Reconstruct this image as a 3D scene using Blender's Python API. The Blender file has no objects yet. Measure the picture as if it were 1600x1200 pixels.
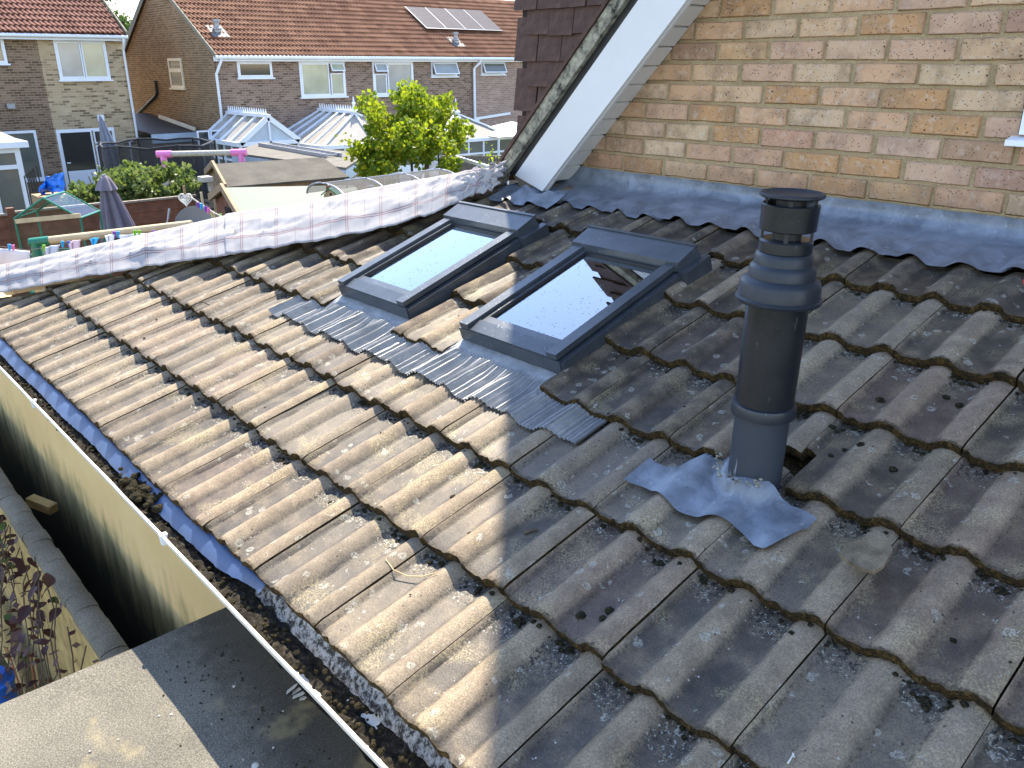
import bpy, math, random
from mathutils import Vector, Matrix, noise as mnoise
R = random.Random(7)
sc = bpy.context.scene
col = sc.collection
rad = math.radians

# ---------------------------------------------------------------- camera
CAM = Vector((1.1616, -0.7102, 1.1987))
CR = Vector((0.67242, 0.74017, 0.00041)); CU = Vector((-0.26805, 0.243, 0.93226)); CF = Vector((-0.68993, 0.62698, -0.3618))
FPX = 1288.94
cd = bpy.data.cameras.new('camera'); cam = bpy.data.objects.new('camera', cd); col.objects.link(cam)
cd.sensor_width = 36.0; cd.lens = FPX / 1600 * 36.0; cd.clip_start = 0.02; cd.clip_end = 3000
cam.matrix_world = Matrix(((CR.x, CU.x, -CF.x, CAM.x), (CR.y, CU.y, -CF.y, CAM.y), (CR.z, CU.z, -CF.z, CAM.z), (0, 0, 0, 1)))
sc.camera = cam
sc.cycles.max_bounces = 7; sc.cycles.diffuse_bounces = 3; sc.cycles.glossy_bounces = 3; sc.cycles.transmission_bounces = 4; sc.cycles.transparent_max_bounces = 8
# ---------------------------------------------------------------- sky, sun, exposure
SUN_EL, SUN_AZ = rad(54), rad(-46.0)          # azimuth from +Y, clockwise positive
w = bpy.data.worlds.new('World'); sc.world = w; w.use_nodes = True
nt = w.node_tree; nt.nodes.clear()
wo = nt.nodes.new('ShaderNodeOutputWorld'); bg = nt.nodes.new('ShaderNodeBackground'); sk = nt.nodes.new('ShaderNodeTexSky')
sk.sky_type = 'NISHITA'; sk.sun_disc = False; sk.sun_elevation = SUN_EL; sk.sun_rotation = SUN_AZ % (2 * math.pi)
sk.air_density = 1.0; sk.dust_density = 0.05; sk.ozone_density = 1.0
bg.inputs['Strength'].default_value = 0.15
tn = nt.nodes.new('ShaderNodeMix'); tn.data_type = 'RGBA'; tn.blend_type = 'MULTIPLY'; tn.inputs[0].default_value = 1; tn.inputs[7].default_value = (1.11, 1.0, .96, 1)   # camera white balance
nt.links.new(sk.outputs[0], tn.inputs[6]); nt.links.new(tn.outputs[2], bg.inputs[0]); nt.links.new(bg.outputs[0], wo.inputs[0])
sd = bpy.data.lights.new('sun', 'SUN'); so = bpy.data.objects.new('sun', sd); col.objects.link(so)
sd.energy = 3.9; sd.angle = rad(0.53); sd.color = (1.0, 0.89, 0.72)
SDIR = Vector((math.sin(SUN_AZ) * math.cos(SUN_EL), math.cos(SUN_AZ) * math.cos(SUN_EL), math.sin(SUN_EL)))
so.rotation_euler = SDIR.to_track_quat('Z', 'Y').to_euler(); so.location = (0, 0, 20)
sc.view_settings.view_transform = 'Standard'; sc.view_settings.look = 'None'
sc.view_settings.exposure = 1.9; sc.view_settings.gamma = 1.0

# ---------------------------------------------------------------- layout helpers
TH = rad(18.5086); CT, ST = math.cos(TH), math.sin(TH)
COURSE = [0.0, .3294, .6415, .9446, 1.2395, 1.5389, 1.8362, 2.1335]
WALL_Y = 2.189
GROUND = -2.75
def roofp(x, s, h=0.0): return Vector((x, s * CT - h * ST, s * ST + h * CT))
def ray(x, y): return CF + CR * ((x - 800) / FPX) - CU * ((y - 600) / FPX)
def at(x, y, ax, v):
    d = ray(x, y); return CAM + d * ((v - CAM[ax]) / d[ax])
def dep(x, y, d): return CAM + ray(x, y) * d
def nz(p, s=1.0): return mnoise.noise(Vector(p) * s)
def lerp(a, b, t): return a + (b - a) * t
def sstep(a, b, x):
    t = min(1, max(0, (x - a) / (b - a))); return t * t * (3 - 2 * t)

# ---------------------------------------------------------------- mesh helpers
WL = {}
class MB:
    def __init__(self): self.v = []; self.f = []; self.m = []; self.uv = None; self.sm = []
    def vert(self, p): self.v.append(tuple(p)); return len(self.v) - 1
    def face(self, ids, m=0, smooth=False): self.f.append(tuple(ids)); self.m.append(m); self.sm.append(smooth)
    def poly(self, pts, m=0): self.face([self.vert(p) for p in pts], m)
    def hexa(self, p, m=0):     # 8 points: bottom 4 ccw, top 4 ccw
        i = [self.vert(q) for q in p]
        for q in ((0, 3, 2, 1), (4, 5, 6, 7), (0, 1, 5, 4), (1, 2, 6, 5), (2, 3, 7, 6), (3, 0, 4, 7)): self.face([i[k] for k in q], m)
        return self
    def box(self, x0, x1, y0, y1, z0, z1, m=0):
        return self.hexa([(x0, y0, z0), (x1, y0, z0), (x1, y1, z0), (x0, y1, z0), (x0, y0, z1), (x1, y0, z1), (x1, y1, z1), (x0, y1, z1)], m)
    def rbox(self, x0, x1, s0, s1, h0, h1, m=0):  # box in roof coordinates
        return self.hexa([roofp(*q) for q in ((x0, s0, h0), (x1, s0, h0), (x1, s1, h0), (x0, s1, h0), (x0, s0, h1), (x1, s0, h1), (x1, s1, h1), (x0, s1, h1))], m)
    def bar(self, a, b, wd, ht, up=(0, 0, 1), m=0):
        a, b = Vector(a), Vector(b); d = (b - a).normalized(); s = d.cross(Vector(up))
        if s.length < 1e-4: s = d.cross(Vector((1, 0, 0)))
        s = s.normalized() * wd / 2; u = s.cross(d).normalized() * ht / 2
        return self.hexa([a - s - u, a + s - u, b + s - u, b - s - u, a - s + u, a + s + u, b + s + u, b - s + u], m)
    def tube(self, pts, r, n=10, m=0, cap=True):
        pts = [Vector(p) for p in pts]; rs = r if isinstance(r, (list, tuple)) else [r] * len(pts); rings = []
        t0 = (pts[1] - pts[0]).normalized(); ref = Vector((0, 0, 1)) if abs(t0.z) < .9 else Vector((1, 0, 0))
        for i, p in enumerate(pts):
            t = (pts[min(i + 1, len(pts) - 1)] - pts[max(i - 1, 0)]).normalized()
            a = t.cross(ref).normalized(); b = t.cross(a).normalized()
            rings.append([self.vert(p + (a * math.cos(2 * math.pi * k / n) + b * math.sin(2 * math.pi * k / n)) * rs[i]) for k in range(n)])
        for i in range(len(rings) - 1):
            for k in range(n): self.face([rings[i][k], rings[i][(k + 1) % n], rings[i + 1][(k + 1) % n], rings[i + 1][k]], m, True)
        if cap: self.face(rings[0][::-1], m); self.face(rings[-1], m)
        return self
    def lathe(self, base, prof, n=32, m=0, ax=(0, 0, 1), cap=True):  # prof: (r, z)
        ax = Vector(ax).normalized(); a = ax.orthogonal().normalized(); b = ax.cross(a); base = Vector(base); rings = []
        for r, z in prof: rings.append([self.vert(base + ax * z + (a * math.cos(2 * math.pi * k / n) + b * math.sin(2 * math.pi * k / n)) * max(r, 1e-4)) for k in range(n)])
        for i in range(len(rings) - 1):
            for k in range(n): self.face([rings[i][k], rings[i][(k + 1) % n], rings[i + 1][(k + 1) % n], rings[i + 1][k]], m, True)
        if cap: self.face(rings[0][::-1], m); self.face(rings[-1], m)
        return self
    def grid(self, fn, nu, nv, m=0, smooth=True):
        ids = [[self.vert(fn(i / nu, j / nv)) for j in range(nv + 1)] for i in range(nu + 1)]
        for i in range(nu):
            for j in range(nv): self.face([ids[i][j], ids[i + 1][j], ids[i + 1][j + 1], ids[i][j + 1]], m, smooth)
        return ids
    def blob(self, c, r, seed=0, n=8, m=0, sq=.6):
        c = Vector(c); rings = []; rows = max(4, n // 2)
        top = None
        for i in range(1, rows):
            ph = math.pi * i / rows; rr = []
            for k in range(n):
                t = 2 * math.pi * k / n; d = Vector((math.sin(ph) * math.cos(t), math.sin(ph) * math.sin(t), math.cos(ph) * sq))
                q = 1 + .45 * nz((d.x * 1.7 + seed * 3.1, d.y * 1.7, d.z * 1.7 + seed), 1.3)
                rr.append(self.vert(c + d * r * q))
            rings.append(rr)
        a = self.vert(c + Vector((0, 0, r * sq))); b = self.vert(c - Vector((0, 0, r * sq)))
        for k in range(n):
            self.face([a, rings[0][k], rings[0][(k + 1) % n]], m, True); self.face([b, rings[-1][(k + 1) % n], rings[-1][k]], m, True)
            for i in range(len(rings) - 1): self.face([rings[i][k], rings[i + 1][k], rings[i + 1][(k + 1) % n], rings[i][(k + 1) % n]], m, True)
        return self
    def mesh(self, name, mats, off=Vector()):
        me = bpy.data.meshes.new(name)
        me.from_pydata([(x - off.x, y - off.y, z - off.z) for x, y, z in self.v], [], self.f)
        for mt in (mats if isinstance(mats, (list, tuple)) else [mats]): me.materials.append(mt)
        me.polygons.foreach_set('material_index', self.m); me.polygons.foreach_set('use_smooth', self.sm)
        if self.uv:
            ul = me.uv_layers.new(name='UVMap')
            for lp in me.loops: ul.data[lp.index].uv = self.uv[lp.vertex_index]
        if any(self.sm): me.set_sharp_from_angle(angle=rad(38))
        me.update(); return me
    def build(self, name, mats, parent=None, loc=None):
        off = Vector(loc) if loc is not None else (WL[parent.name] if parent else Vector())
        return place(name, self.mesh(name, mats, off), off, parent)
def place(name, me, loc, parent=None, rot=None, scale=None):
    o = bpy.data.objects.new(name, me); col.objects.link(o)
    loc = Vector(loc)
    if parent: o.parent = parent; o.location = loc - WL[parent.name]
    else: o.location = loc
    if rot is not None: o.rotation_euler = rot
    if scale is not None: o.scale = scale
    WL[o.name] = loc
    return o
def tag(o, label=None, cat=None, group=None, kind=None):
    if label: o['label'] = label
    if cat: o['category'] = cat
    if group: o['group'] = group
    if kind: o['kind'] = kind
    return o
def thing(name, label, cat, loc, group=None): return tag(place(name, None, loc), label, cat, group)

# ---------------------------------------------------------------- material helpers
class NT:
    def __init__(self, name):
        self.mat = bpy.data.materials.new(name); self.mat.use_nodes = True; self.t = self.mat.node_tree; self.t.nodes.clear()
        self.out = self.n('ShaderNodeOutputMaterial'); self.b = self.n('ShaderNodeBsdfPrincipled'); self.l(self.b.outputs[0], self.out.inputs[0])
        self.tc = None
    def n(self, ty, **kw):
        nd = self.t.nodes.new(ty)
        for k, v in kw.items(): setattr(nd, k, v)
        return nd
    def l(self, a, b): self.t.links.new(a, b)
    def set(self, sock, v):
        if isinstance(v, (int, float)): sock.default_value = v
        elif isinstance(v, (tuple, list)): sock.default_value = tuple(v) + ((1,) if len(v) == 3 and sock.type == 'RGBA' else ())
        else: self.l(v, sock)
    def co(self, kind='Object'):
        if not self.tc: self.tc = self.n('ShaderNodeTexCoord')
        return self.tc.outputs[kind]
    def rnd(self): return self.n('ShaderNodeObjectInfo').outputs['Random']
    def pos(self): return self.n('ShaderNodeNewGeometry').outputs['Position']
    def math(self, op, a, b=0.0, c=0.0):
        nd = self.n('ShaderNodeMath', operation=op); self.set(nd.inputs[0], a); self.set(nd.inputs[1], b); self.set(nd.inputs[2], c); return nd.outputs[0]
    def vadd(self, a, b, op='ADD'):
        nd = self.n('ShaderNodeVectorMath', operation=op); self.set(nd.inputs[0], a); self.set(nd.inputs[1], b); return nd.outputs[0]
    def sep(self, v): return self.n('ShaderNodeSeparateXYZ'), v
    def xyz(self, v):
        nd = self.n('ShaderNodeSeparateXYZ'); self.l(v, nd.inputs[0]); return nd.outputs
    def comb(self, x, y, z):
        nd = self.n('ShaderNodeCombineXYZ'); self.set(nd.inputs[0], x); self.set(nd.inputs[1], y); self.set(nd.inputs[2], z); return nd.outputs[0]
    def noise(self, v, scale, detail=3, rough=.55, dist=0):
        nd = self.n('ShaderNodeTexNoise'); self.l(v, nd.inputs['Vector']); nd.inputs['Scale'].default_value = scale; nd.inputs['Detail'].default_value = detail
        nd.inputs['Roughness'].default_value = rough; nd.inputs['Distortion'].default_value = dist; return nd.outputs['Fac']
    def voro(self, v, scale, out='Distance', rnd=1.0, feat='F1'):
        nd = self.n('ShaderNodeTexVoronoi', feature=feat); self.l(v, nd.inputs['Vector']); nd.inputs['Scale'].default_value = scale; nd.inputs['Randomness'].default_value = rnd
        return nd.outputs[out]
    def ramp(self, f, stops, interp='LINEAR'):
        nd = self.n('ShaderNodeValToRGB'); nd.color_ramp.interpolation = interp; e = nd.color_ramp.elements
        while len(e) < len(stops): e.new(.5)
        for i, (p, c) in enumerate(stops):
            e[i].position = p; e[i].color = (c, c, c, 1) if isinstance(c, (int, float)) else tuple(c) + (1,)
        self.set(nd.inputs[0], f); return nd.outputs[0]
    def mr(self, f, a, b, c=0.0, d=1.0):
        nd = self.n('ShaderNodeMapRange', interpolation_type='SMOOTHSTEP'); self.set(nd.inputs[0], f)
        for i, v in enumerate((a, b, c, d)): self.set(nd.inputs[i + 1], v)
        return nd.outputs[0]
    def mix(self, fac, a, b, mode='MIX'):
        nd = self.n('ShaderNodeMix', data_type='RGBA', blend_type=mode); self.set(nd.inputs[0], fac); self.set(nd.inputs[6], a); self.set(nd.inputs[7], b); return nd.outputs[2]
    def bump(self, h, st=.3, dist=.01):
        nd = self.n('ShaderNodeBump'); self.set(nd.inputs['Height'], h); nd.inputs['Strength'].default_value = st; nd.inputs['Distance'].default_value = dist
        self.l(nd.outputs[0], self.b.inputs['Normal']); return nd
    def fin(self, color, rough=.8, metal=0.0, spec=.5):
        self.set(self.b.inputs['Base Color'], color); self.set(self.b.inputs['Roughness'], rough); self.set(self.b.inputs['Metallic'], metal)
        self.b.inputs['Specular IOR Level'].default_value = spec
        return self.mat
def simple(name, c, rough=.6, var=.15, scale=8, bump=0.0, metal=0.0, spec=.4, bscale=None):
    m = NT(name); v = m.co(); f = m.noise(v, scale, 5)
    lo = tuple(x * (1 - var) for x in c); hi = tuple(min(1, x * (1 + var)) for x in c)
    cl = m.ramp(f, [(.3, lo), (.7, hi)])
    if bump: m.bump(m.noise(v, bscale or scale * 6, 4), bump, .01)
    return m.fin(cl, rough, metal, spec)
M = {}
M['white'] = simple('white_upvc', (.74, .76, .78), .35, .07, 3)
M['white_dirty'] = simple('white_dirty', (.66, .65, .60), .5, .18, 14, .1)
M['cream'] = simple('cream_paint', (.62, .55, .42), .5, .1, 5)
M['black'] = simple('black_plastic', (.02, .02, .022), .5, .2, 10)
M['dark'] = simple('dark_void', (.012, .012, .012), .9, .2, 10)
M['grey_metal'] = simple('grey_metal', (.30, .31, .33), .4, .15, 20, 0, .3)
M['timber'] = simple('timber', (.28, .19, .11), .8, .25, 12, .3)
M['brown_fence'] = simple('brown_stained_wood', (.145, .058, .032), .75, .3, 9, .4)
M['grey_wood'] = simple('weathered_wood', (.23, .20, .165), .85, .3, 18, .5)
M['beige_pole'] = simple('beige_pole', (.50, .39, .24), .6, .12, 14)
M['green'] = simple('green_plastic', (.015, .17, .11), .4, .1, 10)
M['pink'] = simple('pink_plastic', (.72, .20, .48), .4, .08, 8)
M['blue'] = simple('blue_plastic', (.02, .12, .55), .4, .2, 10)
M['cyan'] = simple('cyan_plastic', (.03, .38, .72), .4, .1, 10)
M['purple'] = simple('purple_plastic', (.22, .07, .45), .4, .1, 10)
M['lime'] = simple('lime_plastic', (.22, .55, .04), .4, .1, 10)
M['red'] = simple('red_plastic', (.62, .02, .02), .35, .1, 10)
M['terracotta'] = simple('terracotta', (.40, .17, .08), .8, .15, 14)
M['straw'] = simple('straw', (.55, .42, .22), .8, .2, 30)
M['pebble'] = simple('pebble', (.42, .40, .35), .85, .25, 30)
# ---------------------------------------------------------------- special materials
GAUGE_DROP = .030
def mk_tile(darken=0.0):
    m = NT('concrete_tile'); o = m.co(); r = m.rnd(); x, y, z = m.xyz(o)[:3]
    off = m.comb(m.math('MULTIPLY', r, 37.0), m.math('MULTIPLY', r, 91.0), m.math('MULTIPLY', r, 53.0)); v = m.vadd(o, off); wp = m.pos()
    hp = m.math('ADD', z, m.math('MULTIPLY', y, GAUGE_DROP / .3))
    big = m.noise(wp, 5, 4); mid = m.noise(v, 16, 5, .62); fine = m.noise(v, 240, 3, .7); grain = m.voro(v, 330)
    streak = m.noise(m.vadd(v, (1, .22, 1), 'MULTIPLY'), 30, 4, .6)
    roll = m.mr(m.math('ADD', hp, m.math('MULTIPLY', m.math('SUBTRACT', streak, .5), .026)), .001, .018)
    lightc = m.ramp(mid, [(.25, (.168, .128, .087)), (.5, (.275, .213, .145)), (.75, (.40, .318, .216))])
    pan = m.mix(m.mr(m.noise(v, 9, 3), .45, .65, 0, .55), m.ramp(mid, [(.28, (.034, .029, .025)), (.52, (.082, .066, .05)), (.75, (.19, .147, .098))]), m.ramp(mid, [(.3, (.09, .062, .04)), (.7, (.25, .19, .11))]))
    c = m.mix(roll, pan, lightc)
    pink = m.mr(m.math('FRACT', m.math('MULTIPLY', r, 7.31)), .70, .9); c = m.mix(m.math('MULTIPLY', pink, .25), c, m.mix(.5, c, (.36, .19, .145)))
    dk = m.mr(m.math('FRACT', m.math('MULTIPLY', r, 3.77)), .6, .98); c = m.mix(m.math('MULTIPLY', dk, .45), c, (.06, .055, .054)); c = m.mix(m.math('MULTIPLY', m.mr(m.math('FRACT', m.math('MULTIPLY', r, 11.9)), .55, 1.0), .22), c, (.40, .34, .25))
    if darken: c = m.mix(m.mr(m.noise(v, 8, 4, .6), .30, .62, darken, darken * .5), c, (.028, .022, .018))
    yel = m.math('MULTIPLY', m.mr(m.noise(v, 7, 3), .52, .66), m.mr(fine, .42, .6)); c = m.mix(m.math('MULTIPLY', yel, .42), c, (.46, .38, .19))
    # pale lichen rosettes with a darker heart
    vd = m.voro(m.vadd(v, m.vadd(m.comb(m.noise(v, 60), m.noise(v, 71), 0.0), (.012, .012, 0), 'MULTIPLY')), 26); gate = m.math('GREATER_THAN', m.noise(v, 11, 2), .56)
    ring = m.math('MULTIPLY', m.math('MULTIPLY', m.mr(vd, .33, .26), gate), m.mr(vd, .02, .2, .35, 1.0))
    c = m.mix(m.math('MULTIPLY', m.math('MULTIPLY', ring, m.mr(fine, .32, .55)), .62), c, (.43, .42, .35))
    vs = m.voro(v, 95); g2 = m.math('GREATER_THAN', m.noise(v, 40, 2), .66)
    c = m.mix(m.math('MULTIPLY', m.mr(vs, .24, .16), m.math('MULTIPLY', g2, .75)), c, (.62, .61, .56))
    # black and white crust in the pan under the next lip and along the foot of the rolls
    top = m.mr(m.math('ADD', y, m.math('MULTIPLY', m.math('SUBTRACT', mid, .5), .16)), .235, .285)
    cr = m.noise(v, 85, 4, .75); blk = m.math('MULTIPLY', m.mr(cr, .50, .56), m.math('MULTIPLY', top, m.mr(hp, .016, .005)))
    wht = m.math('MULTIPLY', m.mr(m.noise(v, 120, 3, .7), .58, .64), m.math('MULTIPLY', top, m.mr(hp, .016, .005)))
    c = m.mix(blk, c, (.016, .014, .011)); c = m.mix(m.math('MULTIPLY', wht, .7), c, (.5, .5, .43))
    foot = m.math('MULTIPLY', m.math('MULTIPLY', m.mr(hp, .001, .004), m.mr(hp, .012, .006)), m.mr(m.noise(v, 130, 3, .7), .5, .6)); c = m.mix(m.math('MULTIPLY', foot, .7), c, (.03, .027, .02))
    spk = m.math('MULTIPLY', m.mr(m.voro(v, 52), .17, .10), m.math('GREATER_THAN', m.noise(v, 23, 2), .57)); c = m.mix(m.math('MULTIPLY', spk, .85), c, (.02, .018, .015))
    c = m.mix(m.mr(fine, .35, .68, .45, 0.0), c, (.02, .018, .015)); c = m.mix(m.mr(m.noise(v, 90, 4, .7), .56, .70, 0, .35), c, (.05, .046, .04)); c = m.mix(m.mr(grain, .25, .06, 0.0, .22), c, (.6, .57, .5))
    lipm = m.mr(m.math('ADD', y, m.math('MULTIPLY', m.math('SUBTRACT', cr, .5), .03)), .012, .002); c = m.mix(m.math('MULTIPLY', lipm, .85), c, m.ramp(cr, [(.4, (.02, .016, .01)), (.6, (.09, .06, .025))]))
    m.bump(m.math('ADD', m.math('MULTIPLY', fine, .5), m.math('MULTIPLY', mid, .8)), .55, .004)
    return m.fin(c, m.mr(roll, 0, 1, .55, .85), 0, .4)
M['tile'] = mk_tile(); M['tile_worn_shade'] = mk_tile(.88)  # second copy darkened for weathering and for shade painted round the roof windows
def mk_edge():
    m = NT('mossy_tile_edge'); v = m.pos(); a = m.noise(v, 60, 5, .7); b = m.noise(v, 190, 4, .75)
    c = m.ramp(a, [(.3, (.012, .011, .008)), (.46, (.045, .032, .016)), (.58, (.10, .062, .02)), (.72, (.15, .125, .06))]); c = m.mix(m.mr(b, .45, .62), c, (.018, .016, .01))
    m.bump(b, .9, .008); return m.fin(c, .95, 0, .1)
M['edge'] = mk_edge()
def mk_moss():
    m = NT('dry_moss'); v = m.pos(); b = m.noise(v, 160, 4, .75); c = m.ramp(b, [(.3, (.008, .008, .006)), (.5, (.03, .026, .015)), (.66, (.075, .06, .028)), (.8, (.10, .11, .04))])
    m.bump(b, 1.0, .01); return m.fin(c, .95, 0, .1)
M['moss'] = mk_moss()
def mk_brick():
    m = NT('stock_brick'); o = m.co(); r = m.rnd(); off = m.comb(m.math('MULTIPLY', r, 41.0), m.math('MULTIPLY', r, 17.0), m.math('MULTIPLY', r, 29.0)); v = m.vadd(o, off)
    base = m.ramp(r, [(0, (0.508, 0.286, 0.135)), (.11, (0.554, 0.347, 0.180)), (.24, (0.599, 0.398, 0.234)), (.38, (0.599, 0.367, 0.216)), (.5, (0.588, 0.408, 0.252)), (.62, (0.407, 0.255, 0.158)), (.73, (0.644, 0.459, 0.297)), (.84, (0.554, 0.316, 0.189)), (.93, (0.588, 0.418, 0.252))], 'CONSTANT')
    n1 = m.noise(v, 11, 4, .6); n2 = m.noise(v, 45, 4, .65); n3 = m.noise(m.vadd(v, (1, 1, 2.2), 'MULTIPLY'), 150, 3, .7)
    c = m.mix(m.mr(n1, .40, .68), base, m.mix(.6, base, (.25, .165, .105))); c = m.mix(m.mr(n2, .5, .7, 0, .45), c, (.60, .52, .42))
    c = m.mix(m.mr(m.math('FRACT', m.math('MULTIPLY', r, 5.3)), .5, .8, 0, .30), c, (.47, .26, .22))
    x, y, z = m.xyz(o)[:3]; ex = m.math('MAXIMUM', m.mr(m.math('ABSOLUTE', x), .085, .106), m.mr(m.math('ABSOLUTE', z), .024, .033))
    c = m.mix(m.math('MULTIPLY', m.math('MULTIPLY', ex, m.mr(n2, .35, .6)), .45), c, (.30, .19, .10))
    p = m.voro(v, 105); pg = m.math('GREATER_THAN', m.noise(v, 35, 2), .47); pits = m.math('MULTIPLY', m.mr(p, .23, .15), pg)
    p2 = m.voro(v, 36); pits2 = m.math('MULTIPLY', m.mr(p2, .13, .09), m.math('GREATER_THAN', m.noise(v, 17, 2), .56))
    pt = m.math('MAXIMUM', pits, pits2); c = m.mix(m.math('MULTIPLY', pt, .9), c, (.035, .022, .015))
    gz = m.xyz(m.pos())[2]; spl = m.math('MULTIPLY', m.mr(m.math('ADD', gz, m.math('MULTIPLY', m.noise(m.pos(), 12, 5, .7), .16)), .93, .84), .5); c = m.mix(spl, c, (.20, .13, .085)); c = m.mix(m.mr(m.noise(m.pos(), 5, 5, .65), .56, .72, 0, .35), c, (.24, .17, .11))
    wr = m.mr(n3, .60, .68); c = m.mix(m.math('MULTIPLY', wr, .32), c, (.16, .11, .075))
    m.bump(m.math('SUBTRACT', m.math('ADD', m.math('MULTIPLY', n2, .6), m.math('MULTIPLY', n3, .7)), m.math('MULTIPLY', pt, 1.2)), .7, .004)
    return m.fin(c, .9, 0, .2)
M['brick'] = mk_brick()
def mk_mortar():
    m = NT('sandy_mortar'); v = m.pos(); a = m.noise(v, 9, 4); b = m.noise(v, 170, 4, .7)
    c = m.ramp(a, [(.3, (.39, .295, .165)), (.7, (.53, .415, .25))]); c = m.mix(m.mr(b, .35, .7, .4, 0), c, (.17, .12, .06)); m.bump(m.math('ADD', b, m.noise(v, 50)), .9, .006); return m.fin(c, .95, 0, .1)
M['mortar'] = mk_mortar()
def mk_lead(name, c0, c1, rough=.42):
    m = NT(name); v = m.pos(); a = m.noise(v, 11, 5, .65, .6); b = m.noise(v, 60, 4, .7)
    c = m.ramp(a, [(.3, c0), (.7, c1)]); c = m.mix(m.mr(b, .6, .72, 0, .5), c, (.42, .45, .48)); c = m.mix(m.mr(m.noise(v, 23, 5, .7), .60, .72, 0, .6), c, (.06, .065, .08))
    m.bump(m.math('ADD', a, m.math('MULTIPLY', b, .3)), .3, .01); return m.fin(c, m.mr(a, .3, .7, rough, rough + .2), .12, .5)
M['lead'] = mk_lead('milled_lead', (.085, .102, .128), (.215, .25, .305), .30)
M['lead_new'] = mk_lead('grey_flashing', (.19, .20, .21), (.31, .32, .33), .42)
def mk_alu():
    m = NT('grey_coated_aluminium'); v = m.pos(); a = m.noise(v, 14, 4); sp = m.math('MULTIPLY', m.mr(m.voro(v, 85), .20, .13), m.math('GREATER_THAN', m.noise(v, 25, 2), .52))
    c = m.ramp(a, [(.3, (.045, .054, .066)), (.7, (.066, .078, .094))]); c = m.mix(m.math('MULTIPLY', sp, .45), c, (.30, .31, .32)); m.bump(sp, .25, .003); return m.fin(c, .36, .25, .5)
M['alu'] = mk_alu()
def mk_glass(name, tint, refl, drops=True):
    m = NT(name); m.t.nodes.remove(m.b); v = m.pos()
    g = m.n('ShaderNodeBsdfGlossy'); g.inputs['Roughness'].default_value = .012; g.inputs['Color'].default_value = (.92, .96, 1, 1)
    t = m.n('ShaderNodeBsdfTransparent'); t.inputs['Color'].default_value = tuple(tint) + (1,)
    fr = m.n('ShaderNodeFresnel'); fr.inputs['IOR'].default_value = 1.6
    fac = m.math('MINIMUM', m.math('MULTIPLY', fr.outputs[0], refl), .95)
    mx = m.n('ShaderNodeMixShader'); m.l(fac, mx.inputs[0]); m.l(t.outputs[0], mx.inputs[1]); m.l(g.outputs[0], mx.inputs[2])
    last = mx
    if drops:
        dv = m.voro(m.vadd(v, (1, 1, 1), 'MULTIPLY'), 75); gate = m.math('GREATER_THAN', m.noise(v, 30, 2), .53); dm = m.math('MULTIPLY', m.mr(dv, .2, .14), gate)
        bp = m.n('ShaderNodeBump'); m.l(dm, bp.inputs['Height']); bp.inputs['Strength'].default_value = .8; bp.inputs['Distance'].default_value = .004; m.l(bp.outputs[0], g.inputs['Normal'])
        df = m.n('ShaderNodeBsdfDiffuse'); df.inputs[0].default_value = (.10, .11, .12, 1); m2 = m.n('ShaderNodeMixShader'); m.l(m.math('MULTIPLY', dm, .35), m2.inputs[0]); m.l(mx.outputs[0], m2.inputs[1]); m.l(df.outputs[0], m2.inputs[2]); last = m2
    m.l(last.outputs[0], m.out.inputs[0]); return m.mat
M['glass'] = mk_glass('window_glass', (.75, .8, .8), 3.8)
M['glass_far'] = mk_glass('far_glass', (.6, .65, .66), 2.2, False)
M['film'] = mk_glass('clear_film', (.86, .90, .87), .8, False)
def mk_net():
    m = NT('black_net'); m.b.inputs['Base Color'].default_value = (.015, .016, .02, 1); m.b.inputs['Roughness'].default_value = .8
    t = m.n('ShaderNodeBsdfTransparent'); mx = m.n('ShaderNodeMixShader'); mx.inputs[0].default_value = .62; m.l(t.outputs[0], mx.inputs[1]); m.l(m.b.outputs[0], mx.inputs[2]); m.l(mx.outputs[0], m.out.inputs[0]); return m.mat
M['net'] = mk_net()
def mk_render():
    m = NT('cream_render'); v = m.pos(); x, y, z = m.xyz(v)[:3]
    st = m.math('ADD', m.math('MULTIPLY', m.noise(m.vadd(v, (1, 1, .16), 'MULTIPLY'), 13, 5, .6), .55), m.math('MULTIPLY', m.noise(v, 5, 4), .45)); b = m.noise(v, 90, 4)
    c = m.ramp(m.noise(v, 3, 3), [(.3, (.60, .42, .19)), (.7, (.67, .49, .24))])
    al = m.mr(m.math('ADD', z, m.math('MULTIPLY', st, .9)), -.10, -.42); c = m.mix(m.math('MULTIPLY', al, .8), c, (.115, .115, .045))
    al2 = m.mr(m.math('ADD', z, m.math('MULTIPLY', st, .9)), -.28, -.66); c = m.mix(m.math('MULTIPLY', al2, .9), c, (.02, .024, .02))
    c = m.mix(m.mr(m.voro(v, 30), .09, .05, 0, .5), c, (.2, .15, .07)); m.bump(b, .2, .004); return m.fin(c, .85, 0, .2)
M['render'] = mk_render()
def mk_felt(name, lo, hi, moss=True):
    m = NT(name); v = m.pos(); a = m.noise(v, 3.2, 5, .6); g = m.noise(v, 240, 3, .7); k = m.voro(v, 150)
    c = m.ramp(a, [(.3, lo), (.7, hi)]); c = m.mix(m.mr(g, .38, .66, .65, 0), c, tuple(q * .3 for q in lo)); c = m.mix(m.mr(k, .22, .08, 0, .35), c, (.55, .53, .46))
    if moss:
        x, y, z = m.xyz(v)[:3]; ms = m.mr(m.math('ADD', y, m.math('MULTIPLY', m.math('SUBTRACT', m.noise(v, 13, 5, .7), .5), .45)), -.20, -.02); c = m.mix(m.math('MULTIPLY', ms, .62), c, (.03, .027, .022))
        yl = m.mr(m.noise(v, 4.5, 4), .58, .70); c = m.mix(m.math('MULTIPLY', yl, .35), c, (.44, .36, .18))
    m.bump(g, .5, .004); return m.fin(c, .92, 0, .2)
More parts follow.
